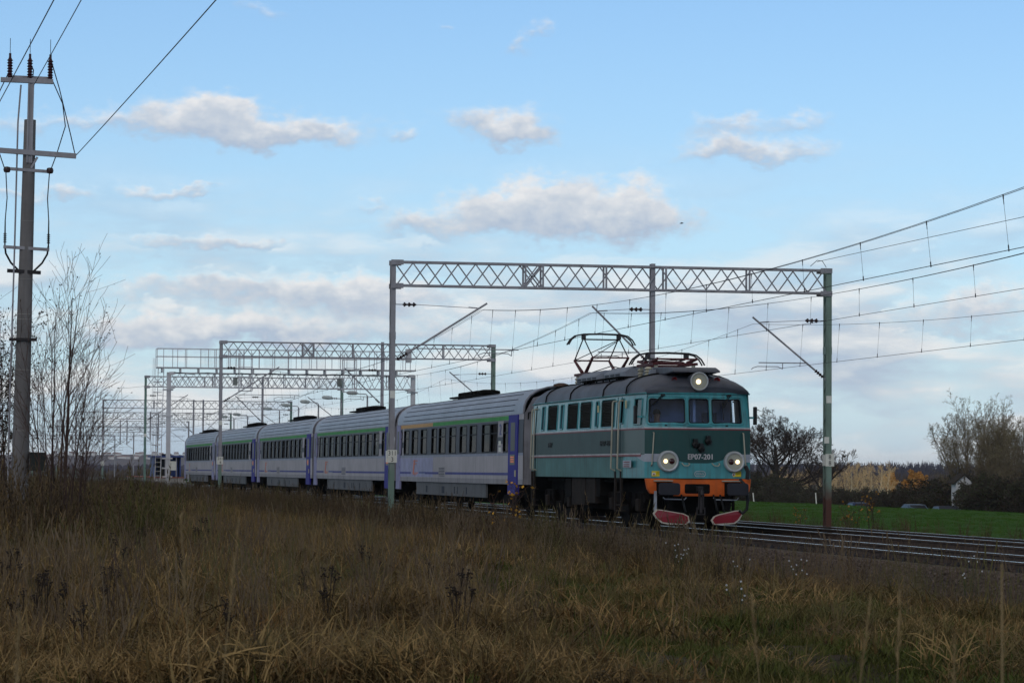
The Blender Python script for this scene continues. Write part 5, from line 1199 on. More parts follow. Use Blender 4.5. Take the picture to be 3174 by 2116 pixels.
for rowY, tops in ((64.5, [(2290, 1440), (2350, 1452), (2420, 1478), (2480, 1505), (2560, 1500), (2640, 1512), (2720, 1514), (2790, 1510), (2860, 1500), (2915, 1462), (2950, 1440), (3010, 1452), (3080, 1455), (3174, 1462), (3230, 1465)]), (61.5, [(2290, 1500), (2400, 1515), (2500, 1525), (2600, 1520), (2700, 1522), (2790, 1515), (2880, 1500), (2990, 1505), (3060, 1470), (3120, 1475), (3220, 1480)])):
    px = 2285
    while px < 3230:
        top = np.interp(px, [a for a, b in tops], [b for a, b in tops]) + hg.uniform(-8, 10)
        if (2870 if rowY < 62 else 2930) < px < (3065 if rowY < 62 else 3004): px += 12; continue
        Y = rowY + hg.uniform(-.7, .7); gp = ground_at(px, Y); ms, z = shm[i % 4]
        k = (at(px, top, Y=Y).z-RZ)/z
        tree_object('hedge_shrub', f'dark leafless shrub in the hedge behind the field', 'shrub', None, gp, None, None, None, 'dark shrubs of the hedge', k, hg.uniform(0, 6), ms); i += 1
        px += 27 if px > 2900 else 22
for px, top in ((3072, 1500), (3086, 1462), (3112, 1455)):
    gp = ground_at(px, 59.9); ms, z = shm[px % 4]; tree_object('hedge_shrub', 'dark leafless shrub in the hedge behind the field', 'shrub', None, gp, None, None, None, 'dark shrubs of the hedge', (at(px, top, Y=60.3).z-RZ)/z, px, ms)
# pale birches behind the hedge, straw colour warmed in place of low sun
PB = dict(levels=3, seg=[7, 5, 4, 3], up=[.02, .07, .02, -.02], wander=[.04, .1, .15, .2], taper=.8, rmin=.016, thick=1, n=[(16, 18), (7, 8), 5], t0=[.25, .1, .1], ang=[(28, 50), (25, 50), (25, 50)], ratio=[(.26, .4), (.4, .55), (.45, .6)], rr=.5)
bm = []
for sd in (61, 62, 63):
    T = Tree(sd, PB); T.branch(Vector((0, 0, 0)), Vector((0, 0, 1)), 8, .12, 0); ms = []
    for nm, mb, m in (('trunk', T.trunk, PALE), ('crown', T.twig, PALET)): me = mb.mesh(nm); me.materials.append(m); ms.append((nm, me))
    bm.append((ms, max(v[2] for v in T.twig.v)))
g2 = random.Random(33)
for i, px in enumerate([2395, 2425, 2455, 2480, 2505, 2545, 2572, 2595, 2618, 2640, 2662, 2684, 2705, 2728, 2750]):
    top = (1432 if px > 2560 else 1445)+g2.uniform(-10, 12); Y = 96+g2.uniform(-5, 5); gp = ground_at(px, Y); ms, z = bm[i % 3]
    tree_object('birch_tree', 'pale straw-coloured bare birch in the thicket behind the hedge', 'tree', None, gp, None, None, None, 'pale birches behind the hedge', (at(px, top, Y=Y).z-RZ)/z, g2.uniform(0, 6), ms)
PG = dict(PB); PG.update(leaf=(6, .9, .22, .5), ang=[(35, 65), (25, 55), (25, 55)])
gm = None
for i, (px, top, Y, lb) in enumerate([(2822, 1456, 104, 'rounded golden autumn tree behind the hedge, the larger of the two'), (2862, 1462, 106, 'smaller golden autumn tree touching the rounded golden one'), (2755, 1462, 100, 'orange-brown autumn tree at the right end of the pale birches')]):
    T = Tree(80+i, PG); T.branch(Vector((0, 0, 0)), Vector((0, 0, 1)), 4.2, .12, 0); zs = max(v[2] for v in T.twig.v); gp = ground_at(px, Y)
    tree_object('autumn_tree', lb, 'tree', T, gp, PALE, GOLD, GOLD, 'golden trees behind the hedge', (at(px, top, Y=Y).z-RZ)/zs)
# distant poplar wood
def far_wood(name, px0, px1, Y, top, m, seed, label, step=7, jit=6):
    g = random.Random(seed); mb = MB(); px = px0
    while px < px1:
        for row in range(2):
            YY = Y+row*14+g.uniform(-4, 4); c = at(px+g.uniform(-5, 5), 1500, Y=YY); h = at(px, top+g.uniform(-jit, jit)+row*-2, Y=YY).z-RZ; w = h*.16
            for q in range(26):
                a = g.uniform(0, 6.28); z0 = h*g.uniform(.05, .75); b = Vector((c.x+math.cos(a)*w*.5*g.random(), c.y+math.sin(a)*w*.5*g.random(), RZ+z0)); e = b+Vector((math.cos(a)*w*g.uniform(.1, .6), math.sin(a)*w*g.uniform(.1, .6), h*g.uniform(.16, .28)))
                if e.z > RZ+h: e.z = RZ+h*g.uniform(.93, 1.02)
                mb.tube([b, e], [h*.02, h*.004], 3, False)
            mb.tube([(c.x, c.y, RZ), (c.x, c.y, RZ+h*.9)], [h*.03, h*.01], 3, False)
        px += step
    return kind(mb.build(name, m), 'stuff', label)
far_wood('distant_wood', 2260, 3300, 260, 1430, mat('far_wood_grey', lin(92, 90, 104), .95, 0, .2, .05), 5, 'distant grey poplar wood along the horizon on the right')
far_wood('distant_wood', 2260, 3300, 200, 1462, mat('far_wood_brown', lin(96, 84, 78), .95, 0, .2, .05), 6, 'brown undergrowth in front of the distant poplar wood', 9, 8)

# white house wall between hedge and willows
def house():
    p = at(2982, 1560, Y=60.3); x, y = p.x, p.y; WALL = mat('white_render', lin(205, 204, 206), .8, 0, .08, 1)
    t = thing('white_house', 'white house wall half hidden by the willows at the right', 'house', (x, y, RZ))
    X0, X1, Y0, Y1 = x-1.1, x, y-.5, y+.9; mb = MB(); mb.prism([(Y0, RZ), (Y1, RZ), (Y1, RZ+3.4), ((Y0+Y1)/2, RZ+4.0), (Y0, RZ+3.4)], lambda u, v, a: (a, u, v), X0, X1); mb.build('wall', WALL, t)
    mb = MB()
    for s, ya in ((1, Y0-.3), (-1, Y1+.3)): mb.hexa([(X0-.3, ya, RZ+3.3), (X1+.2, ya, RZ+3.3), (X1+.2, (Y0+Y1)/2, RZ+4.06), (X0-.3, (Y0+Y1)/2, RZ+4.06), (X0-.3, ya, RZ+3.4), (X1+.2, ya, RZ+3.4), (X1+.2, (Y0+Y1)/2, RZ+4.18), (X0-.3, (Y0+Y1)/2, RZ+4.18)])
    mb.build('roof', mat('dark_tiles', lin(66, 60, 56), .9, spec=.05), t); MB().box(X1+.005, X1+.03, Y0+.85, Y0+1.2, RZ+2.2, RZ+2.8).build('window', BLUED, t)
house()
# cars on the road beyond the field
def car(px, Y, col, label, face=1):
    p = at(px, 1560, Y=Y); x, y = p.x, p.y; z = -2.45; paint = mat('car_paint_'+label.split()[0], col, .5, 0, .03, spec=.12)
    t = thing('car', label, 'car', (x, y, z), 'cars on the road beyond the field')
    prof = [(-2.1, .35), (2.1, .35), (2.12, .75), (1.95, .92), (1.0, 1.02), (.35, 1.42), (-.9, 1.46), (-1.75, 1.05), (-2.1, .95)]
    mb = MB(); n = len(prof)
    for w, k in ((-.86, 0), (.86, 0)):
        for u, v in prof: mb.v.append((x+face*u, y+w*(1-.2*max(0, (v-.95)/.5)), z+v))
    mb.f = [tuple(range(n))[::-1], tuple(range(n, 2*n))] + [(i, (i+1) % n, n+(i+1) % n, n+i) for i in range(n)]; mb.build('body', paint, t, bevel=.05)
    GL = mat('car_window', lin(30, 34, 42), .2, 0, .02, spec=.2)
    MB().hexa([(x+face*.93, y-.68, z+1.05), (x+face*.95, y+.68, z+1.05), (x+face*.93, y+.68, z+1.06), (x+face*.9, y-.68, z+1.06), (x+face*.42, y-.6, z+1.385), (x+face*.46, y+.6, z+1.385), (x+face*.40, y+.6, z+1.40), (x+face*.36, y-.6, z+1.40)]).build('windscreen', GL, t)
    for s in (-1, 1):
        MB().prism([(-1.5, 1.0), (.75, 1.0), (.3, 1.36), (-.9, 1.39)], lambda u, v, a: (x+face*u, y+s*(a-.16*max(0, (v-.95)/.5)), z+v), .845, .872).build('side_window', GL, t)
        MB().box(*sorted((x+face*2.08, x+face*2.14)), *sorted((y+s*.5, y+s*.8)), z+.68, z+.84).build('headlight', WHITE, t)
        for q in (-1.3, 1.3): MB().lathe([(.2, -.1), (.32, -.1), (.33, 0), (.32, .1), (.2, .1)], (x+q, y+s*.78, z+.33), (0, s, 0), 14).build('wheel', BLACK, t, True)
car(2666, 57, lin(38, 48, 84), 'blue car whose roof shows over the field edge left of centre', 1)
car(2838, 58, lin(84, 106, 128), 'pale grey-blue small car roof in the middle of the hedge gap', 1)
car(2926, 57.0, lin(46, 50, 62), 'dark car parked at the left of the white house wall', -1)
for px, y0, y1, lb in ((2335, 1527, 1552, 'thin white stake in the hedge just right of the locomotive'), (2529, 1527, 1560, 'leaning white stake left of the mast with sign 8 8'), (2669, 1538, 1560, 'thin dark stake above the blue car roof')):
    a = at(px+2, y1+6, Y=51); b = at(px-1, y0, Y=51); mb = MB(); mb.tube([a, b], [.05, .045], 6); tag(mb.build('field_stake', WHITE if 'white' in lb else DARK), lb, 'stake', 'stakes along the field edge')

# ------------------------------------------------------------------ hillside with houses far to the left
def hillside():
    g = np.random.default_rng(5); HX = -3900; HM = mat('hill_woods', lin(110, 88, 80), .95, 0, .3, .02, col2=lin(74, 70, 80)); ys = np.arange(-1100, 1400, 6.0)
    cols = []
    prof = [(0, -3.0), (60, 2), (160, 9), (260, 15), (330, 19.5), (420, 21), (900, 16)]
    mb = MB(); noise = lambda y, s: .8*math.sin(y*.011+s)+.5*math.sin(y*.037+2*s)+.35*math.sin(y*.11+s)
    for y in ys:
        env = .75+.25*math.sin((y+400)*.0022)
        for dx, z in prof: mb.v.append((HX-dx+20*math.sin(y*.01), y, z*env + (noise(y, dx)*1.1 if dx else 0) + (g.uniform(-.7, 1.1) if 0 < dx < 800 else 0)))
    n = len(prof); mb.f = [(i*n+j, i*n+j+1, (i+1)*n+j+1, (i+1)*n+j) for i in range(len(ys)-1) for j in range(n-1)]
    kind(mb.build('hillside', HM), 'structure')
    HW = mat('far_house_white', lin(235, 230, 226), .8, 0, .1, .05); HR = mat('far_house_roof', lin(150, 118, 108), .8, 0, .2, .05)
    r = random.Random(9); 
    hm = []
    for w, d, h in ((4.5, 5, 2.2), (6, 5, 2.8), (9, 6, 2.4)):
        a = MB(); a.box(-d/2, d/2, -w/2, w/2, -2, h); me = a.mesh('wall'); me.materials.append(HW); b = MB(); b.prism([(-d/2-.5, h+.02), (d/2+.5, h+.02), (0, h+3)], lambda u, v, q: (u*.9, q*.9, h+(v-h)*.6), -w/2-.5, w/2+.5); me2 = b.mesh('roof'); me2.materials.append(HR); hm.append((me, me2))
    k = 0
    for px in range(40, 575, 6):
        if r.random() < .42: continue
        dx = r.choice((250, 310, 330, 345, 360)); p = at(px+r.uniform(-3, 3), 1420, X=HX-dx); 
        env = .75+.25*math.sin((p.y+400)*.0022); z = np.interp(dx, [a for a, b in prof], [b for a, b in prof])*env + r.uniform(.3, 1.8)
        t = thing('far_house', 'tiny pale house on the hillside along the left horizon', 'house', (HX-dx, p.y, z), 'houses on the distant hillside')
        for nm, me in zip(('wall', 'roof'), hm[k % 3]): o = bpy.data.objects.new(nm, me); COL.objects.link(o); o.parent = t
        t.rotation_euler = (0, 0, r.uniform(-.5, .5)); k += 1
hillside()
# darker tree belts on the plain below the hillside
def belt(name, X, y0, y1, h, m, seed, label):
    g = random.Random(seed); mb = MB(); y = y0
    while y < y1:
        hh = h*g.uniform(.55, 1.1)
        for q in range(5):
            a = g.uniform(0, 6.28); w = hh*.5; c = Vector((X+g.uniform(-30, 30), y+g.uniform(-w, w), -3.0)); mb.tube([c, c+Vector((0, 0, hh*.55)), c+Vector((0, 0, hh*.8)), c+Vector((0, 0, hh*g.uniform(.85, 1.05)))], [w*.55, w*.7, w*.45, .1], 6, False)
        y += hh*.55
    return kind(mb.build(name, m), 'stuff', label)
belt('tree_belt', -1700, -500, 900, 7, mat('belt_violet', lin(74, 66, 78), .95, 0, .25, .03), 3, 'dark violet tree belt below the hillside on the left horizon')
belt('tree_belt', -1000, -260, 500, 4.6, mat('belt_brown', lin(84, 72, 62), .95, 0, .3, .05), 4, 'brown scrub belt in the far middle distance on the left')

# ------------------------------------------------------------------ haze
def haze(d):
    m = bpy.data.materials.new('haze_air'); m.use_nodes = True; nt = m.node_tree; nt.nodes.clear()
    o = nt.nodes.new('ShaderNodeOutputMaterial'); v = nt.nodes.new('ShaderNodeVolumePrincipled'); v.inputs['Color'].default_value = (.80, .86, .97, 1); v.inputs['Density'].default_value = d; v.inputs['Anisotropy'].default_value = .1
    nt.links.new(v.outputs[0], o.inputs['Volume'])
    ob = MB().box(-5700, 300, -2200, 2400, -4.2, 32).build('haze', m); kind(ob, 'stuff', 'thin bluish air haze over the whole plain')
HAZE = .75e-4

# ------------------------------------------------------------------ bare willow shoots round the pole
PSH = dict(levels=2, seg=[9, 5, 3], up=[.02, .05, .03], wander=[.035, .08, .12], taper=.85, rmin=.0032, thick=0, n=[(10, 12), (4, 5)], t0=[.3, .2], ang=[(20, 44), (18, 46)], ratio=[(.26, .46), (.35, .6)], rr=.42, leaf=(2, .28, .055, .22), leaf_lev=0)
SHB = mat('shoot_bark', lin(70, 54, 50), .85, 0, .2, 3); SHT = mat('shoot_twig', lin(84, 62, 54), .85, 0, .2, 3); SHL = mat('shoot_leaf', lin(70, 58, 44), .85)
def shoot_bush(name, label, stems, seed, P=PSH, leafmat=SHL, cat='shrub'):
    T = Tree(seed, P); base = stems[0][0]; g = random.Random(seed)
    o = bpy.data.objects.new(name, None); COL.objects.link(o); z0 = float(gz(base[0], base[1])); o.location = (base[0], base[1], z0); ORG[o.name] = Vector(o.location); tag(o, label, cat)
    for (b, tip, r) in stems:
        b = Vector((b[0], b[1], float(gz(b[0], b[1]))-.05)); v = (Vector(tip)-b); T.branch(b, v.normalized(), v.length*.86, r, 0)
    for nm, mb, m in (('stems', T.trunk, SHB), ('twigs', T.twig, SHT), ('leaves', T.leaf, leafmat)):
        if mb.f: q = mb.build(nm, m, o, split=False); kind(q, 'stuff') if nm == 'leaves' else None
    return o
S = []
for px0, py0, px1, py1, D, r in [(190, 1460, 205, 770, 56.5, .03), (200, 1470, 205, 790, 57, .042), (160, 1460, 165, 850, 57.5, .03), (215, 1480, 262, 930, 56, .02), (225, 1480, 285, 1050, 56.5, .018),
      (180, 1470, 140, 900, 58.6, .02), (230, 1490, 262, 1150, 56, .016), (170, 1470, 120, 1010, 59, .02), (210, 1480, 235, 1020, 57, .02), (240, 1490, 300, 1230, 56, .013), (150, 1470, 95, 950, 56.2, .018), (140, 1470, 60, 1000, 56.6, .018), (245, 1490, 320, 1300, 57, .012), (205, 1480, 175, 1060, 57.5, .016), (195, 1475, 215, 1120, 55.5, .014), (235, 1485, 270, 1290, 55.8, .012), (220, 1490, 330, 1390, 56.5, .010)]:
    b = at(px0, py0, D=D); S.append(((b.x, b.y), at(px1, py1, D=D), r))
shoot_bush('willow_shoots', 'clump of tall bare willow shoots growing beside the concrete pole', S, 11)
S = []
for px0, px1, py1, D, r in [(10, 20, 900, 61, .02), (-15, 10, 960, 61.5, .02), (-10, 30, 1000, 60.5, .02), (20, -20, 1010, 61, .016), (0, -40, 940, 61.6, .02), (5, 25, 1180, 60, .012), (25, 40, 1250, 60, .012)]:
    b = at(px0, 1500, D=D); S.append(((b.x, b.y), at(px1, py1, D=D), r))
PLE = dict(PSH); PLE.update(leaf=(6, .6, .05, .4), n=[(13, 15), (5, 6)])
shoot_bush('leafy_shrub', 'dark small-leaved shrub at the left edge behind the concrete pole', S, 14, PLE, mat('small_dark_leaf', lin(46, 46, 34), .8, 0, .25, 4))

# ------------------------------------------------------------------ meadow grass (instanced tufts)
def grass_mat(name, cols, alt, scale, thr):
    m = bpy.data.materials.new(name); m.use_nodes = True; nt = m.node_tree; N = nt.nodes.new; L = nt.links.new; b = nt.nodes['Principled BSDF']
    b.inputs['Roughness'].default_value = .75; b.inputs['Specular IOR Level'].default_value = .08
    oi = N('ShaderNodeObjectInfo'); cr = N('ShaderNodeValToRGB'); L(oi.outputs['Random'], cr.inputs[0]); el = cr.color_ramp.elements
    el[0].color = (*cols[0], 1); el[1].color = (*cols[-1], 1)
    for i, c in enumerate(cols[1:-1]): e = el.new((i+1)/(len(cols)-1)); e.color = (*c, 1)
    geo = N('ShaderNodeNewGeometry'); nz = N('ShaderNodeTexNoise'); nz.inputs['Scale'].default_value = scale; nz.inputs['Detail'].default_value = 3; L(geo.outputs['Position'], nz.inputs['Vector'])
    mr = N('ShaderNodeMapRange'); L(nz.outputs[0], mr.inputs[0]); mr.inputs[1].default_value = thr; mr.inputs[2].default_value = thr+.14
    mx = N('ShaderNodeMix'); mx.data_type = 'RGBA'; L(mr.outputs[0], mx.inputs[0]); L(cr.outputs[0], mx.inputs[6]); mx.inputs[7].default_value = (*alt, 1)
    L(mx.outputs[2], b.inputs['Base Color']); return m
STRAW = grass_mat('straw_grass', [lin(150, 122, 80), lin(88, 74, 50), lin(114, 99, 65), lin(166, 137, 92), lin(83, 71, 53), lin(130, 99, 61)], lin(94, 90, 55), .3, .56)
GREEN = grass_mat('green_grass', [lin(72, 82, 36), lin(84, 88, 42), lin(92, 88, 50), lin(64, 80, 34)], lin(104, 92, 54), .3, .55)
STALK = grass_mat('grey_stalks', [lin(124, 108, 88), lin(100, 86, 74), lin(116, 98, 74), lin(84, 70, 60)], lin(96, 92, 58), .25, .52)
DWEED = grass_mat('dark_weeds', [lin(82, 68, 52), lin(96, 80, 60), lin(62, 52, 42), lin(112, 94, 68)], lin(84, 82, 46), .25, .52)
def blade(mb, g, base, h, w, lean, az, curl, seg=3):
    d = Vector((math.cos(az), math.sin(az), 0)); side = Vector((-d.y, d.x, 0)); p = Vector(base); n = len(mb.v); a = lean
    for i in range(seg+1):
        ww = w*(1-i/seg)**.7*.5 if i < seg else 0
        if i < seg: mb.v += [tuple(p-side*ww), tuple(p+side*ww)]
        else: mb.v.append(tuple(p))
        p = p + (d*math.sin(a)+Vector((0, 0, 1))*math.cos(a))*(h/seg); a += curl/seg
    for i in range(seg-1): mb.f.append((n+2*i, n+2*i+1, n+2*i+3, n+2*i+2))
    mb.f.append((n+2*seg-2, n+2*seg-1, n+2*seg))
def tuft(seed, nb, h, rad, w, curl, lean=.35):
    g = random.Random(seed); mb = MB()
    for _ in range(nb):
        a = g.uniform(0, 6.28); r = rad*math.sqrt(g.random()); blade(mb, g, (r*math.cos(a), r*math.sin(a), -.03), h*g.uniform(.45, 1.1), w*g.uniform(.6, 1.4), g.uniform(0, lean), g.uniform(0, 6.28), g.uniform(.2, 1)*curl)
    return mb
def stalks(seed, ns, h, rad, head):
    g = random.Random(seed); mb = MB()
    for _ in range(ns):
        a = g.uniform(0, 6.28); r = rad*math.sqrt(g.random()); H = h*g.uniform(.6, 1.1); az = g.uniform(0, 6.28); ln = g.uniform(.03, .28); p = Vector((r*math.cos(a), r*math.sin(a), -.03)); d = Vector((math.cos(az)*ln, math.sin(az)*ln, 1)).normalized(); q = p+d*H+Vector((math.cos(az), math.sin(az), -.3))*H*.06
        mb.tube([p, p+d*H*.5, q], [.0035, .003, .002], 3, False)
        if head == 'plume':
            for k in range(9): u = .72+.28*k/9; c = p.lerp(q, u); blade(mb, g, c, H*.10*(1.2-u*.7), .006, g.uniform(.3, 1.0), g.uniform(0, 6.28), .5, 2)
        elif head == 'spike': mb.tube([p.lerp(q, .85), p.lerp(q, .93), q], [.003, .008, .003], 4, False)
        elif head == 'weed':
            for k in range(12): u = .35+.65*k/12; c = p.lerp(q, u); blade(mb, g, c, H*.16*(1.25-u), .012, g.uniform(.4, 1.0), g.uniform(0, 6.28), g.uniform(-.3, .5), 2)
    return mb
def umbel_mb(seed, H):
    g = random.Random(seed); mb = MB()
    for s in range(g.randint(3, 5)):
        az = g.uniform(0, 6.28); ln = g.uniform(.05, .22); h = H*g.uniform(.75, 1.1); p = Vector((g.uniform(-.05, .05), g.uniform(-.05, .05), -.03)); top = p+Vector((math.cos(az)*ln*h, math.sin(az)*ln*h, h)); mb.tube([p, p.lerp(top, .5), top], [.0055, .005, .004], 4, False)
        for k in range(g.randint(9, 13)):
            u = g.uniform(.72, .98); c = p.lerp(top, u); a2 = g.uniform(0, 6.28); e = top+Vector((math.cos(a2)*.07*g.random(), math.sin(a2)*.07*g.random(), -.02+.05*g.random()+(u-.9)*.4)); mb.tube([c, e], [.003, .0025], 3, False)
            mb.lathe([(.003, -.008), (.014, 0), (.012, .008), (.004, .012)], e, (g.uniform(-.3, .3), g.uniform(-.3, .3), 1), 6)
        for k in range(5): blade(mb, g, p.lerp(top, g.uniform(.2, .75)), .1, .012, g.uniform(.5, 1.4), g.uniform(0, 6.28), 1.2, 3)
    return mb
def make_coll(name, mbs, m):
    c = bpy.data.collections.new(name)
    for i, mb in enumerate(mbs):
        me = mb.mesh(f'{name}_tuft'); me.materials.append(m); o = bpy.data.objects.new(f'{name}_tuft', me); c.objects.link(o)
    return c
def scatter(name, label, coll, n_var, pts):
    """pts: array (x, y, z, scale, rot, tilt)"""
    me = bpy.data.meshes.new(name); me.from_pydata([tuple(p[:3]) for p in pts], [], [])
    for nm, i in (('tscale', 3), ('trot', 4), ('ttilt', 5)): a = me.attributes.new(nm, 'FLOAT', 'POINT'); a.data.foreach_set('value', np.ascontiguousarray(pts[:, i], dtype=np.float32))
    o = bpy.data.objects.new(name, me); COL.objects.link(o); kind(o, 'stuff', label)
    ng = bpy.data.node_groups.new(name, 'GeometryNodeTree'); ng.interface.new_socket('Geometry', in_out='INPUT', socket_type='NodeSocketGeometry'); ng.interface.new_socket('Geometry', in_out='OUTPUT', socket_type='NodeSocketGeometry')
    N = ng.nodes.new; L = ng.links.new; gi = N('NodeGroupInput'); go = N('NodeGroupOutput'); mp = N('GeometryNodeMeshToPoints'); ip = N('GeometryNodeInstanceOnPoints'); ci = N('GeometryNodeCollectionInfo')
    ci.inputs[0].default_value = coll; ci.inputs[1].default_value = True; ci.inputs[2].default_value = True; ip.inputs['Pick Instance'].default_value = True
    L(gi.outputs[0], mp.inputs[0]); L(mp.outputs[0], ip.inputs['Points']); L(ci.outputs[0], ip.inputs['Instance'])
    def attr(nm): a = N('GeometryNodeInputNamedAttribute'); a.data_type = 'FLOAT'; a.inputs[0].default_value = nm; return a.outputs[0]
    cx = N('ShaderNodeCombineXYZ'); L(attr('ttilt'), cx.inputs[0]); L(attr('trot'), cx.inputs[2]); er = N('FunctionNodeEulerToRotation'); L(cx.outputs[0], er.inputs[0]); L(er.outputs[0], ip.inputs['Rotation']); L(attr('tscale'), ip.inputs['Scale'])
    ri = N('FunctionNodeRandomValue'); ri.data_type = 'INT'; ri.inputs[4].default_value = 0; ri.inputs[5].default_value = n_var-1; L(ri.outputs[2], ip.inputs['Instance Index'])
    L(ip.outputs[0], go.inputs[0]); md = o.modifiers.new('scatter', 'NODES'); md.node_group = ng; return o
gr = np.random.default_rng(17)
def view_pts(n, d0, d1, ymin=-60, ymax=-2.2, power=1.0):
    """random ground points inside the camera's fan between two distances"""
    d = np.sqrt(gr.uniform(d0**power, d1**power, n)**(2/power)); a = gr.uniform(-.195, .195, n)
    x = CAM.x + d*(-math.cos(YAW)*np.cos(a) + math.sin(YAW)*np.sin(a)); y = CAM.y + d*(math.sin(YAW)*np.cos(a) + math.cos(YAW)*np.sin(a))
    k = (y > ymin) & (y < ymax); return x[k], y[k], d[k]
def low_noise(x, y, s, o): return np.sin(x*s+o)*np.sin(y*s*1.3+o*2)+.6*np.sin(x*s*2.3+y*s*1.1+o*3)+.4*np.sin(x*s*4.1-y*s*3.7+o)
def onpath(x, y): return (np.abs(y+10.35+.0*x-.25*np.sin(.35*x)) < .42) & (x > 6)
def pack(x, y, smin, smax, tilt=.12, zoff=0, ballast=False):
    f = np.clip(1+.28*low_noise(x, y, .42, 4.1)+.18*low_noise(x, y, 1.3, 2.2), .45, 1.7)
    z = np.where(y > -3.9, np.interp(y, py, pz), gz(x, y)) + zoff; n = len(x); return np.stack([x, y, z, gr.uniform(smin, smax, n)*f, gr.uniform(0, 6.28, n), gr.normal(0, tilt, n)], -1)
C_STRAW = make_coll('straw', [tuft(100+i, 60, .34, .20, .012, 2.8, 1.0) for i in range(8)], STRAW)
C_GREEN = make_coll('green', [tuft(200+i, 50, .22, .17, .012, 1.9, .8) for i in range(5)], GREEN)
C_STALK = make_coll('stalk', [stalks(300+i, 9, .85, .16, 'plume' if i % 2 else 'spike') for i in range(6)], STALK)
C_WEED = make_coll('weed', [stalks(400+i, 6, .9, .18, 'weed') for i in range(5)], DWEED)
C_FAR = make_coll('fargrass', [tuft(500+i, 46, .55, .45, .016, 1.2, .5) for i in range(4)], STRAW)
C_FARW = make_coll('farweed', [stalks(520+i, 10, .95, .5, 'weed') for i in range(4)], DWEED)
def dens(x, y):     # how tall and dry the meadow stands (0 green and short along the dirt track, 1 dry)
    v = .5+.35*low_noise(x, y, .28, 1.7); v = np.where((y > -9.6) & (y < -5.2) & (x > 12), v-.8, v); v = np.where(y < -11.2, v+.35, v); v = np.where((y < -9.4) & (y > -12.8) & (x > 27), v-.75, v); v = np.where((x < 8), v+.25, v); return v
x, y, d = view_pts(26000, 23, 62, -40, -3.4, 1.25); v = dens(x, y); k = (~onpath(x, y)) & (gr.random(len(x)) < np.clip(v+.25, .12, 1)); k &= ~((y < -9.6) & (y > -12.6) & (x > 28) & (gr.random(len(x)) < .6)); scatter('meadow_grass', 'tangled dry straw grass covering the near meadow', C_STRAW, 8, pack(x[k], y[k], .5, 1.45, .45))
x, y, d = view_pts(15000, 23, 66, -40, -3.6, 1.25); v = dens(x, y); k = (gr.random(len(x)) < np.clip(1.0-v, .25, 1)) & ((~onpath(x, y)) | (gr.random(len(x)) < .6)); scatter('green_grass', 'short green grass patches beside the dirt track', C_GREEN, 5, pack(x[k], y[k], .5, 1.2, .15))
x, y, d = view_pts(1900, 26, 75, -40, -2.6, 1.25); v = dens(x, y); k = (~onpath(x, y)) & (gr.random(len(x)) < np.clip(v+.15, .10, .9)); scatter('tall_grass_stalks', 'thin tall grass stalks with pale seed heads', C_STALK, 6, pack(x[k], y[k], .55, 1.05, .12))
x, y, d = view_pts(11000, 60, 130, -60, -3.8, 1.3); scatter('meadow_grass', 'dry grass of the middle meadow in front of the train', C_FAR, 4, pack(x, y, .5, 1.0, .15))
x, y, d = view_pts(9000, 125, 420, -110, -4.4, 1.3); scatter('meadow_grass', 'brown rough grass in the far meadow on the left', C_FAR, 4, pack(x, y, .8, 1.6, .15))
# taller dark weeds along the foot of the embankment
n = 5200; x = gr.uniform(-170, 30, n); y = -4.6-np.abs(gr.normal(0, 1.3, n)); k = gr.random(n) < np.interp(x, [-170, -20, -8, 5, 30], [1, 1, .75, .30, .12]); x, y = x[k], y[k]
scatter('tall_weeds', 'band of dark dry weeds along the foot of the embankment', C_WEED, 5, pack(x, y, .7, 1.25, .1))
n = 1500; x = gr.uniform(-90, 28, n); y = gr.uniform(-4.4, -2.2, n); k = gr.random(n) < np.interp(x, [-90, -15, 0, 28], [.9, .8, .45, .25]); scatter('tall_grass_stalks', 'sparse grass stalks standing on the ballast shoulder in front of the rails', C_STALK, 6, pack(x[k], y[k], .6, 1.15, .12))
x, y, d = view_pts(3600, 90, 420, -90, -6, 1.3); scatter('tall_weeds', 'dark weed stalks scattered through the far meadow', C_FARW, 4, pack(x, y, .7, 1.4, .12))
n = 420; x = gr.uniform(2, 22, n); y = gr.uniform(-21, -14.2, n); scatter('scrub_weeds', 'tall dark scrub weeds round the foot of the concrete pole', C_WEED, 5, pack(x, y, 1.1, 1.75, .14))
n = 300; x = gr.uniform(8, 26, n); y = gr.uniform(-21, -14.5, n); scatter('scrub_grass', 'long pale grass in front of the concrete pole', C_FAR, 4, pack(x, y, .9, 1.5, .2))
C_LEAF = make_coll('broadleaf', [tuft(800+i, 11, .17, .06, .045, 1.6, 1.1) for i in range(5)], grass_mat('broad_leaves', [lin(70, 84, 40), lin(96, 92, 52), lin(110, 82, 50), lin(62, 74, 40), lin(92, 66, 42)], lin(84, 88, 46), .4, .55))
x, y, d = view_pts(2600, 23, 60, -40, -4.2, 1.25); k = (gr.random(len(x)) < np.where((y > -10) & (y < -5), .9, .35)); scatter('broad_leaved_weeds', 'low broad-leaved weeds and fallen leaves in the meadow', C_LEAF, 5, pack(x[k], y[k], .6, 1.5, .3))
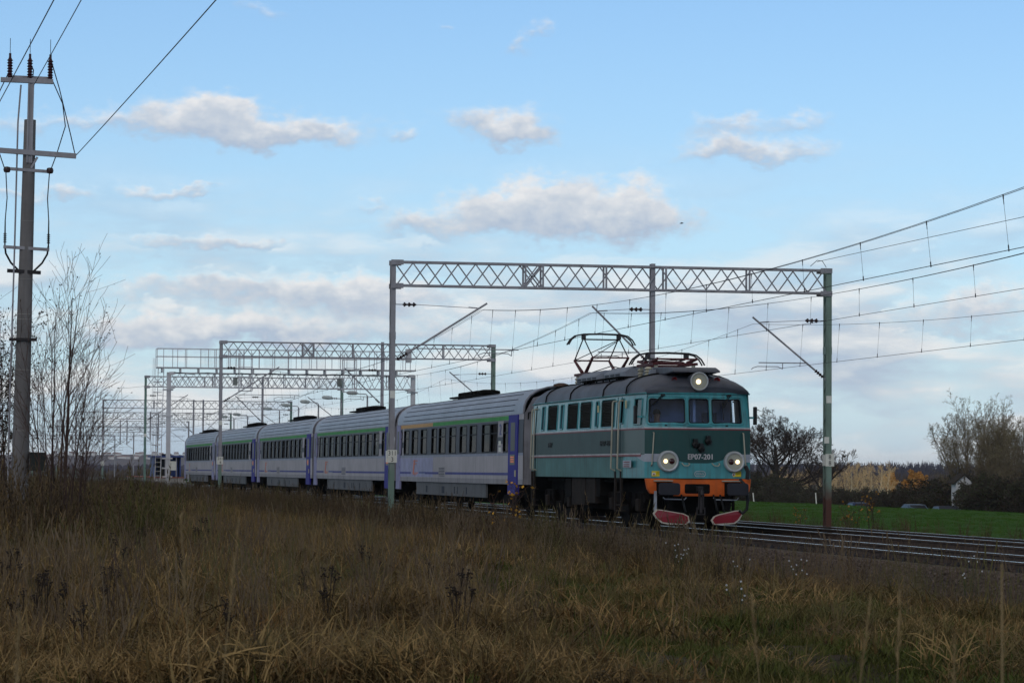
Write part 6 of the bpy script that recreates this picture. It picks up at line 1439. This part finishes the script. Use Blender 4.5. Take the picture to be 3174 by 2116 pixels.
# verge between the far track and the field
n = 2600; x = gr.uniform(-60, 60, n); y = gr.uniform(13.0, 17.0, n); p = np.stack([x, y, np.interp(y, [13, 15.2, 17], [-.85, -1.0, -.86]), gr.uniform(.5, 1.2, n), gr.uniform(0, 6.28, n), gr.normal(0, .1, n)], -1); scatter('verge_grass', 'brown verge grass between the far track and the green field', C_STRAW, 8, p)
n = 500; x = gr.uniform(-60, 60, n); y = gr.uniform(13.5, 16.5, n); p = np.stack([x, y, np.full(n, -.95), gr.uniform(.6, 1.3, n), gr.uniform(0, 6.28, n), gr.normal(0, .1, n)], -1); scatter('verge_weeds', 'dark dry weeds between the far track and the green field', C_WEED, 5, p)
n = 16000; x = gr.uniform(-170, 30, n); y = gr.uniform(17, 50, n); p = np.stack([x, y, fz(x, y), gr.uniform(.5, .9, n), gr.uniform(0, 6.28, n), gr.normal(0, .1, n)], -1)
CROPB = grass_mat('crop_blades', [lin(58, 92, 26), lin(66, 100, 30), lin(52, 84, 24)], lin(74, 98, 36), .1, .5); C_CROP = make_coll('crop', [tuft(600+i, 40, .13, .35, .012, .8, .4) for i in range(3)], CROPB); scatter('crop_blades', 'young green wheat blades on the field', C_CROP, 3, p)

# ------------------------------------------------------------------ individual plants in the foreground
um = []
for i in range(5): me = umbel_mb(700+i, .8).mesh('umbels'); me.materials.append(mat('dry_umbel', lin(54, 44, 37), .9, 0, .3, 20)); um.append(me)
UM = [(60, 1990, 'dry dark umbel plant at the lower left edge'), (110, 1960, 'dry dark umbel plant, second from the left edge'), (150, 2010, 'dry dark umbel plant leaning in the dense clump at lower left'), (205, 1990, 'dry dark umbel plant right of the dense clump at lower left'), (30, 1900, 'dry dark umbel plant highest in the left corner clump'), (250, 2060, 'low dry dark umbel plant at the bottom left'),
      (430, 1800, 'dry umbel plant with a flat dark head standing alone left of centre'), (360, 1860, 'bushy dark umbel plant below the lone flat-headed one'), (560, 1900, 'dark umbel plant midway along the left foreground'), (620, 1780, 'thin dark umbel plant in front of the far grass strip'), (940, 1960, 'twisted dark umbel stalk left of the bare path'), (1010, 2010, 'dark umbel stalk near the bottom centre'), (1150, 1900, 'crooked dark umbel stalk beside the orange grass tuft'), (1330, 1880, 'dark umbel stalk in the greenish centre meadow'), (1420, 2050, 'dark umbel plant at the bottom centre right'), (700, 2050, 'dark umbel plant low in the left foreground'), (330, 1950, 'dark drooping umbel plant between two pale stalks')]
for i, (px, py_, lb) in enumerate(UM):
    p = at(px, py_, Z=-.3); o = bpy.data.objects.new('dry_umbel_plant', um[i % 5]); COL.objects.link(o); o.location = (p.x, p.y, float(gz(p.x, p.y))); o.rotation_euler = (0, 0, i*1.3); o.scale = (.85, .85, .7+.25*((i*7) % 5)/4); tag(o, lb, 'plant', 'dry dark umbel plants in the meadow')
# white asters
def aster(px, py_, lb, n, sc=1.0):
    g = random.Random(px); p = at(px, py_, Z=-.1); z = float(gz(p.x, p.y)) if p.y < -3.9 else float(np.interp(p.y, py, pz)); t = thing('white_aster', lb, 'flower', (p.x, p.y, z), 'white asters by the ballast'); st = MB(); fl = MB(); H = p.z-z+.25
    for _ in range(n):
        q = Vector((p.x+g.gauss(0, .06)*sc, p.y+g.gauss(0, .075)*sc, z+H*g.uniform(.62, 1.12))); b = Vector((p.x+g.gauss(0, .03), p.y+g.gauss(0, .03), z)); st.tube([b, b.lerp(q, .6)+Vector((0, 0, .03)), q], .004, 3, False)
        for k in range(8): a = k*math.pi/4; d = Vector((.35, math.cos(a), math.sin(a)))*.015; e = Vector((0, -math.sin(a), math.cos(a)))*.004; fl.poly([q, q+d*.6+e, q+d, q+d*.6-e])
    st.build('stems', mat('aster_stem', lin(70, 76, 44), .8), t, split=False); kind(fl.build('petals', mat('aster_petal', lin(196, 196, 200), .7, 0, .03), t, split=False), 'stuff')
aster(2098, 1735, 'tall white aster clump in front of the right snow plough', 15, 1.3); aster(2292, 1765, 'small white aster right of the tallest aster clump', 5); aster(2470, 1775, 'white aster clump in the middle of the right verge', 9, 1.2); aster(3000, 1790, 'white aster by the ballast near the right edge', 7); aster(2290, 1880, 'low white aster beside the dirt track', 6)
# saplings holding yellow leaves
PY = dict(levels=2, seg=[6, 4, 2], up=[.02, .05, 0], wander=[.05, .1, .15], taper=.8, rmin=.004, thick=0, n=[(8, 9), (3, 4)], t0=[.3, .2], ang=[(20, 45), (20, 45)], ratio=[(.25, .4), (.3, .5)], rr=.5, leaf=(1, .3, .09, .45), leaf_lev=0)
YLE = mat('yellow_leaf', lin(206, 152, 46), .7, 0, .2, 6); OLE = mat('ochre_leaf', lin(176, 128, 52), .7, 0, .25, 6)
def sapling(px, ptop, Y, h, lb, lm, n, seed):
    p = at(px, ptop, Y=Y); z0 = float(gz(p.x, Y)) if Y < 0 else -1.0; T = Tree(seed, PY); g = random.Random(seed); H = p.z-z0
    for _ in range(n): T.branch(Vector((g.uniform(-.15, .15), g.uniform(-.25, .25), 0)), Vector((g.uniform(-.2, .2), g.uniform(-.25, .25), 1)).normalized(), H*g.uniform(.7, 1), .014, 0)
    o, _m = tree_object('sapling', lb, 'sapling', T, Vector((p.x, Y, z0)), SHB, SHT, lm)
sapling(1578, 1500, -4.3, 1.4, 'sapling with a few yellow leaves in front of the first carriage door', YLE, 4, 3)
sapling(2700, 1515, 16.2, 1.6, 'slender sapling with ochre leaves on the field verge right of the mast', OLE, 5, 6); sapling(2650, 1555, 16.0, 1.2, 'low sapling with ochre leaves close to the mast with sign 8 8', OLE, 4, 7); sapling(2480, 1570, 16.4, 1.2, 'thin yellowish sapling on the field verge left of the mast', OLE, 3, 9)
# out-of-focus tall stalks close to the camera
BST = mat('near_stalk', lin(150, 128, 92), .8, 0, .15, 6)
NS = [(3105, 1745, 3060, 2140, 11, .007, 'single thick pale stalk rising at the far right of the foreground'), (2700, 1850, 2560, 2140, 13, .004, 'leaning grass stalk with seed head in the right foreground'), (2790, 1830, 2690, 2140, 13.5, .004, 'slim leaning stalk next to the seed-headed one on the right'), (560, 1600, 700, 2140, 14, .004, 'tall blurred stalk crossing the left foreground'), (740, 1620, 620, 2140, 14, .004, 'long blurred grass stalk curving right in the left foreground'), (2960, 1960, 2900, 2140, 12, .004, 'short blurred grass stalk near the right edge'), (2330, 1850, 2420, 2140, 14, .0035, 'faint arching stalk at the lower right of centre'), (60, 1920, 20, 2140, 11, .006, 'pale blurred stalk in the bottom left corner')]
for i, (x0, y0, x1, y1, D, r, lb) in enumerate(NS):
    D *= .62; r *= .62; a = at(x0, y0, D=D); b = at(x1, y1, D=D); dn = (b-a); zb = float(gz(b.x, b.y)); c = b + Vector((dn.x*.1, dn.y*.1, 0)); c.z = zb; t = thing('grass_stalk', lb, 'grass stalk', tuple(c), 'tall stalks close to the camera'); g = random.Random(i)
    m_ = a.lerp(c, .45)+Vector((0, .03*g.uniform(-1, 1), 0)); MB().tube([c, m_, a], [r, r*.8, r*.45], 6, True).build('stem', BST, t, True)
    if i:
        mb = MB()
        for k in range(26): u = k/26*.32; blade(mb, g, a.lerp(m_, u), .045*(.5+u*1.5), .005, g.uniform(.2, .7), g.uniform(0, 6.28), .3, 2)
        kind(mb.build('seed_head', BST, t, split=False), 'stuff')
def bird():
    c = at(2113, 692, D=300); mb = MB(); a = Vector((.2, 1, .1)).normalized(); w = Vector((-1, .25, 0)).normalized(); r = random.Random(1)
    mb.tube([c-a*.22, c-a*.12, c, c+a*.12, c+a*.2], [.01, .05, .06, .045, .01], 8)
    for s_ in (-1, 1):
        e = a.cross(Vector((0, 0, 1)))*s_; mb.hexa([c-a*.05, c+a*.06, c+a*.05+e*.22+Vector((0, 0, .07)), c-a*.04+e*.22+Vector((0, 0, .07)), c-a*.05+Vector((0, 0, .02)), c+a*.06+Vector((0, 0, .02)), c+a*.05+e*.22+Vector((0, 0, .085)), c-a*.04+e*.22+Vector((0, 0, .085))])
    tag(mb.build('bird', mat('dark_feathers', lin(50, 50, 56), .8)), 'tiny dark bird flying right of the big central cloud', 'bird')
bird()
for o in scene.objects:
    if 'twins' in o: del o['twins']
if HAZE: haze(HAZE)
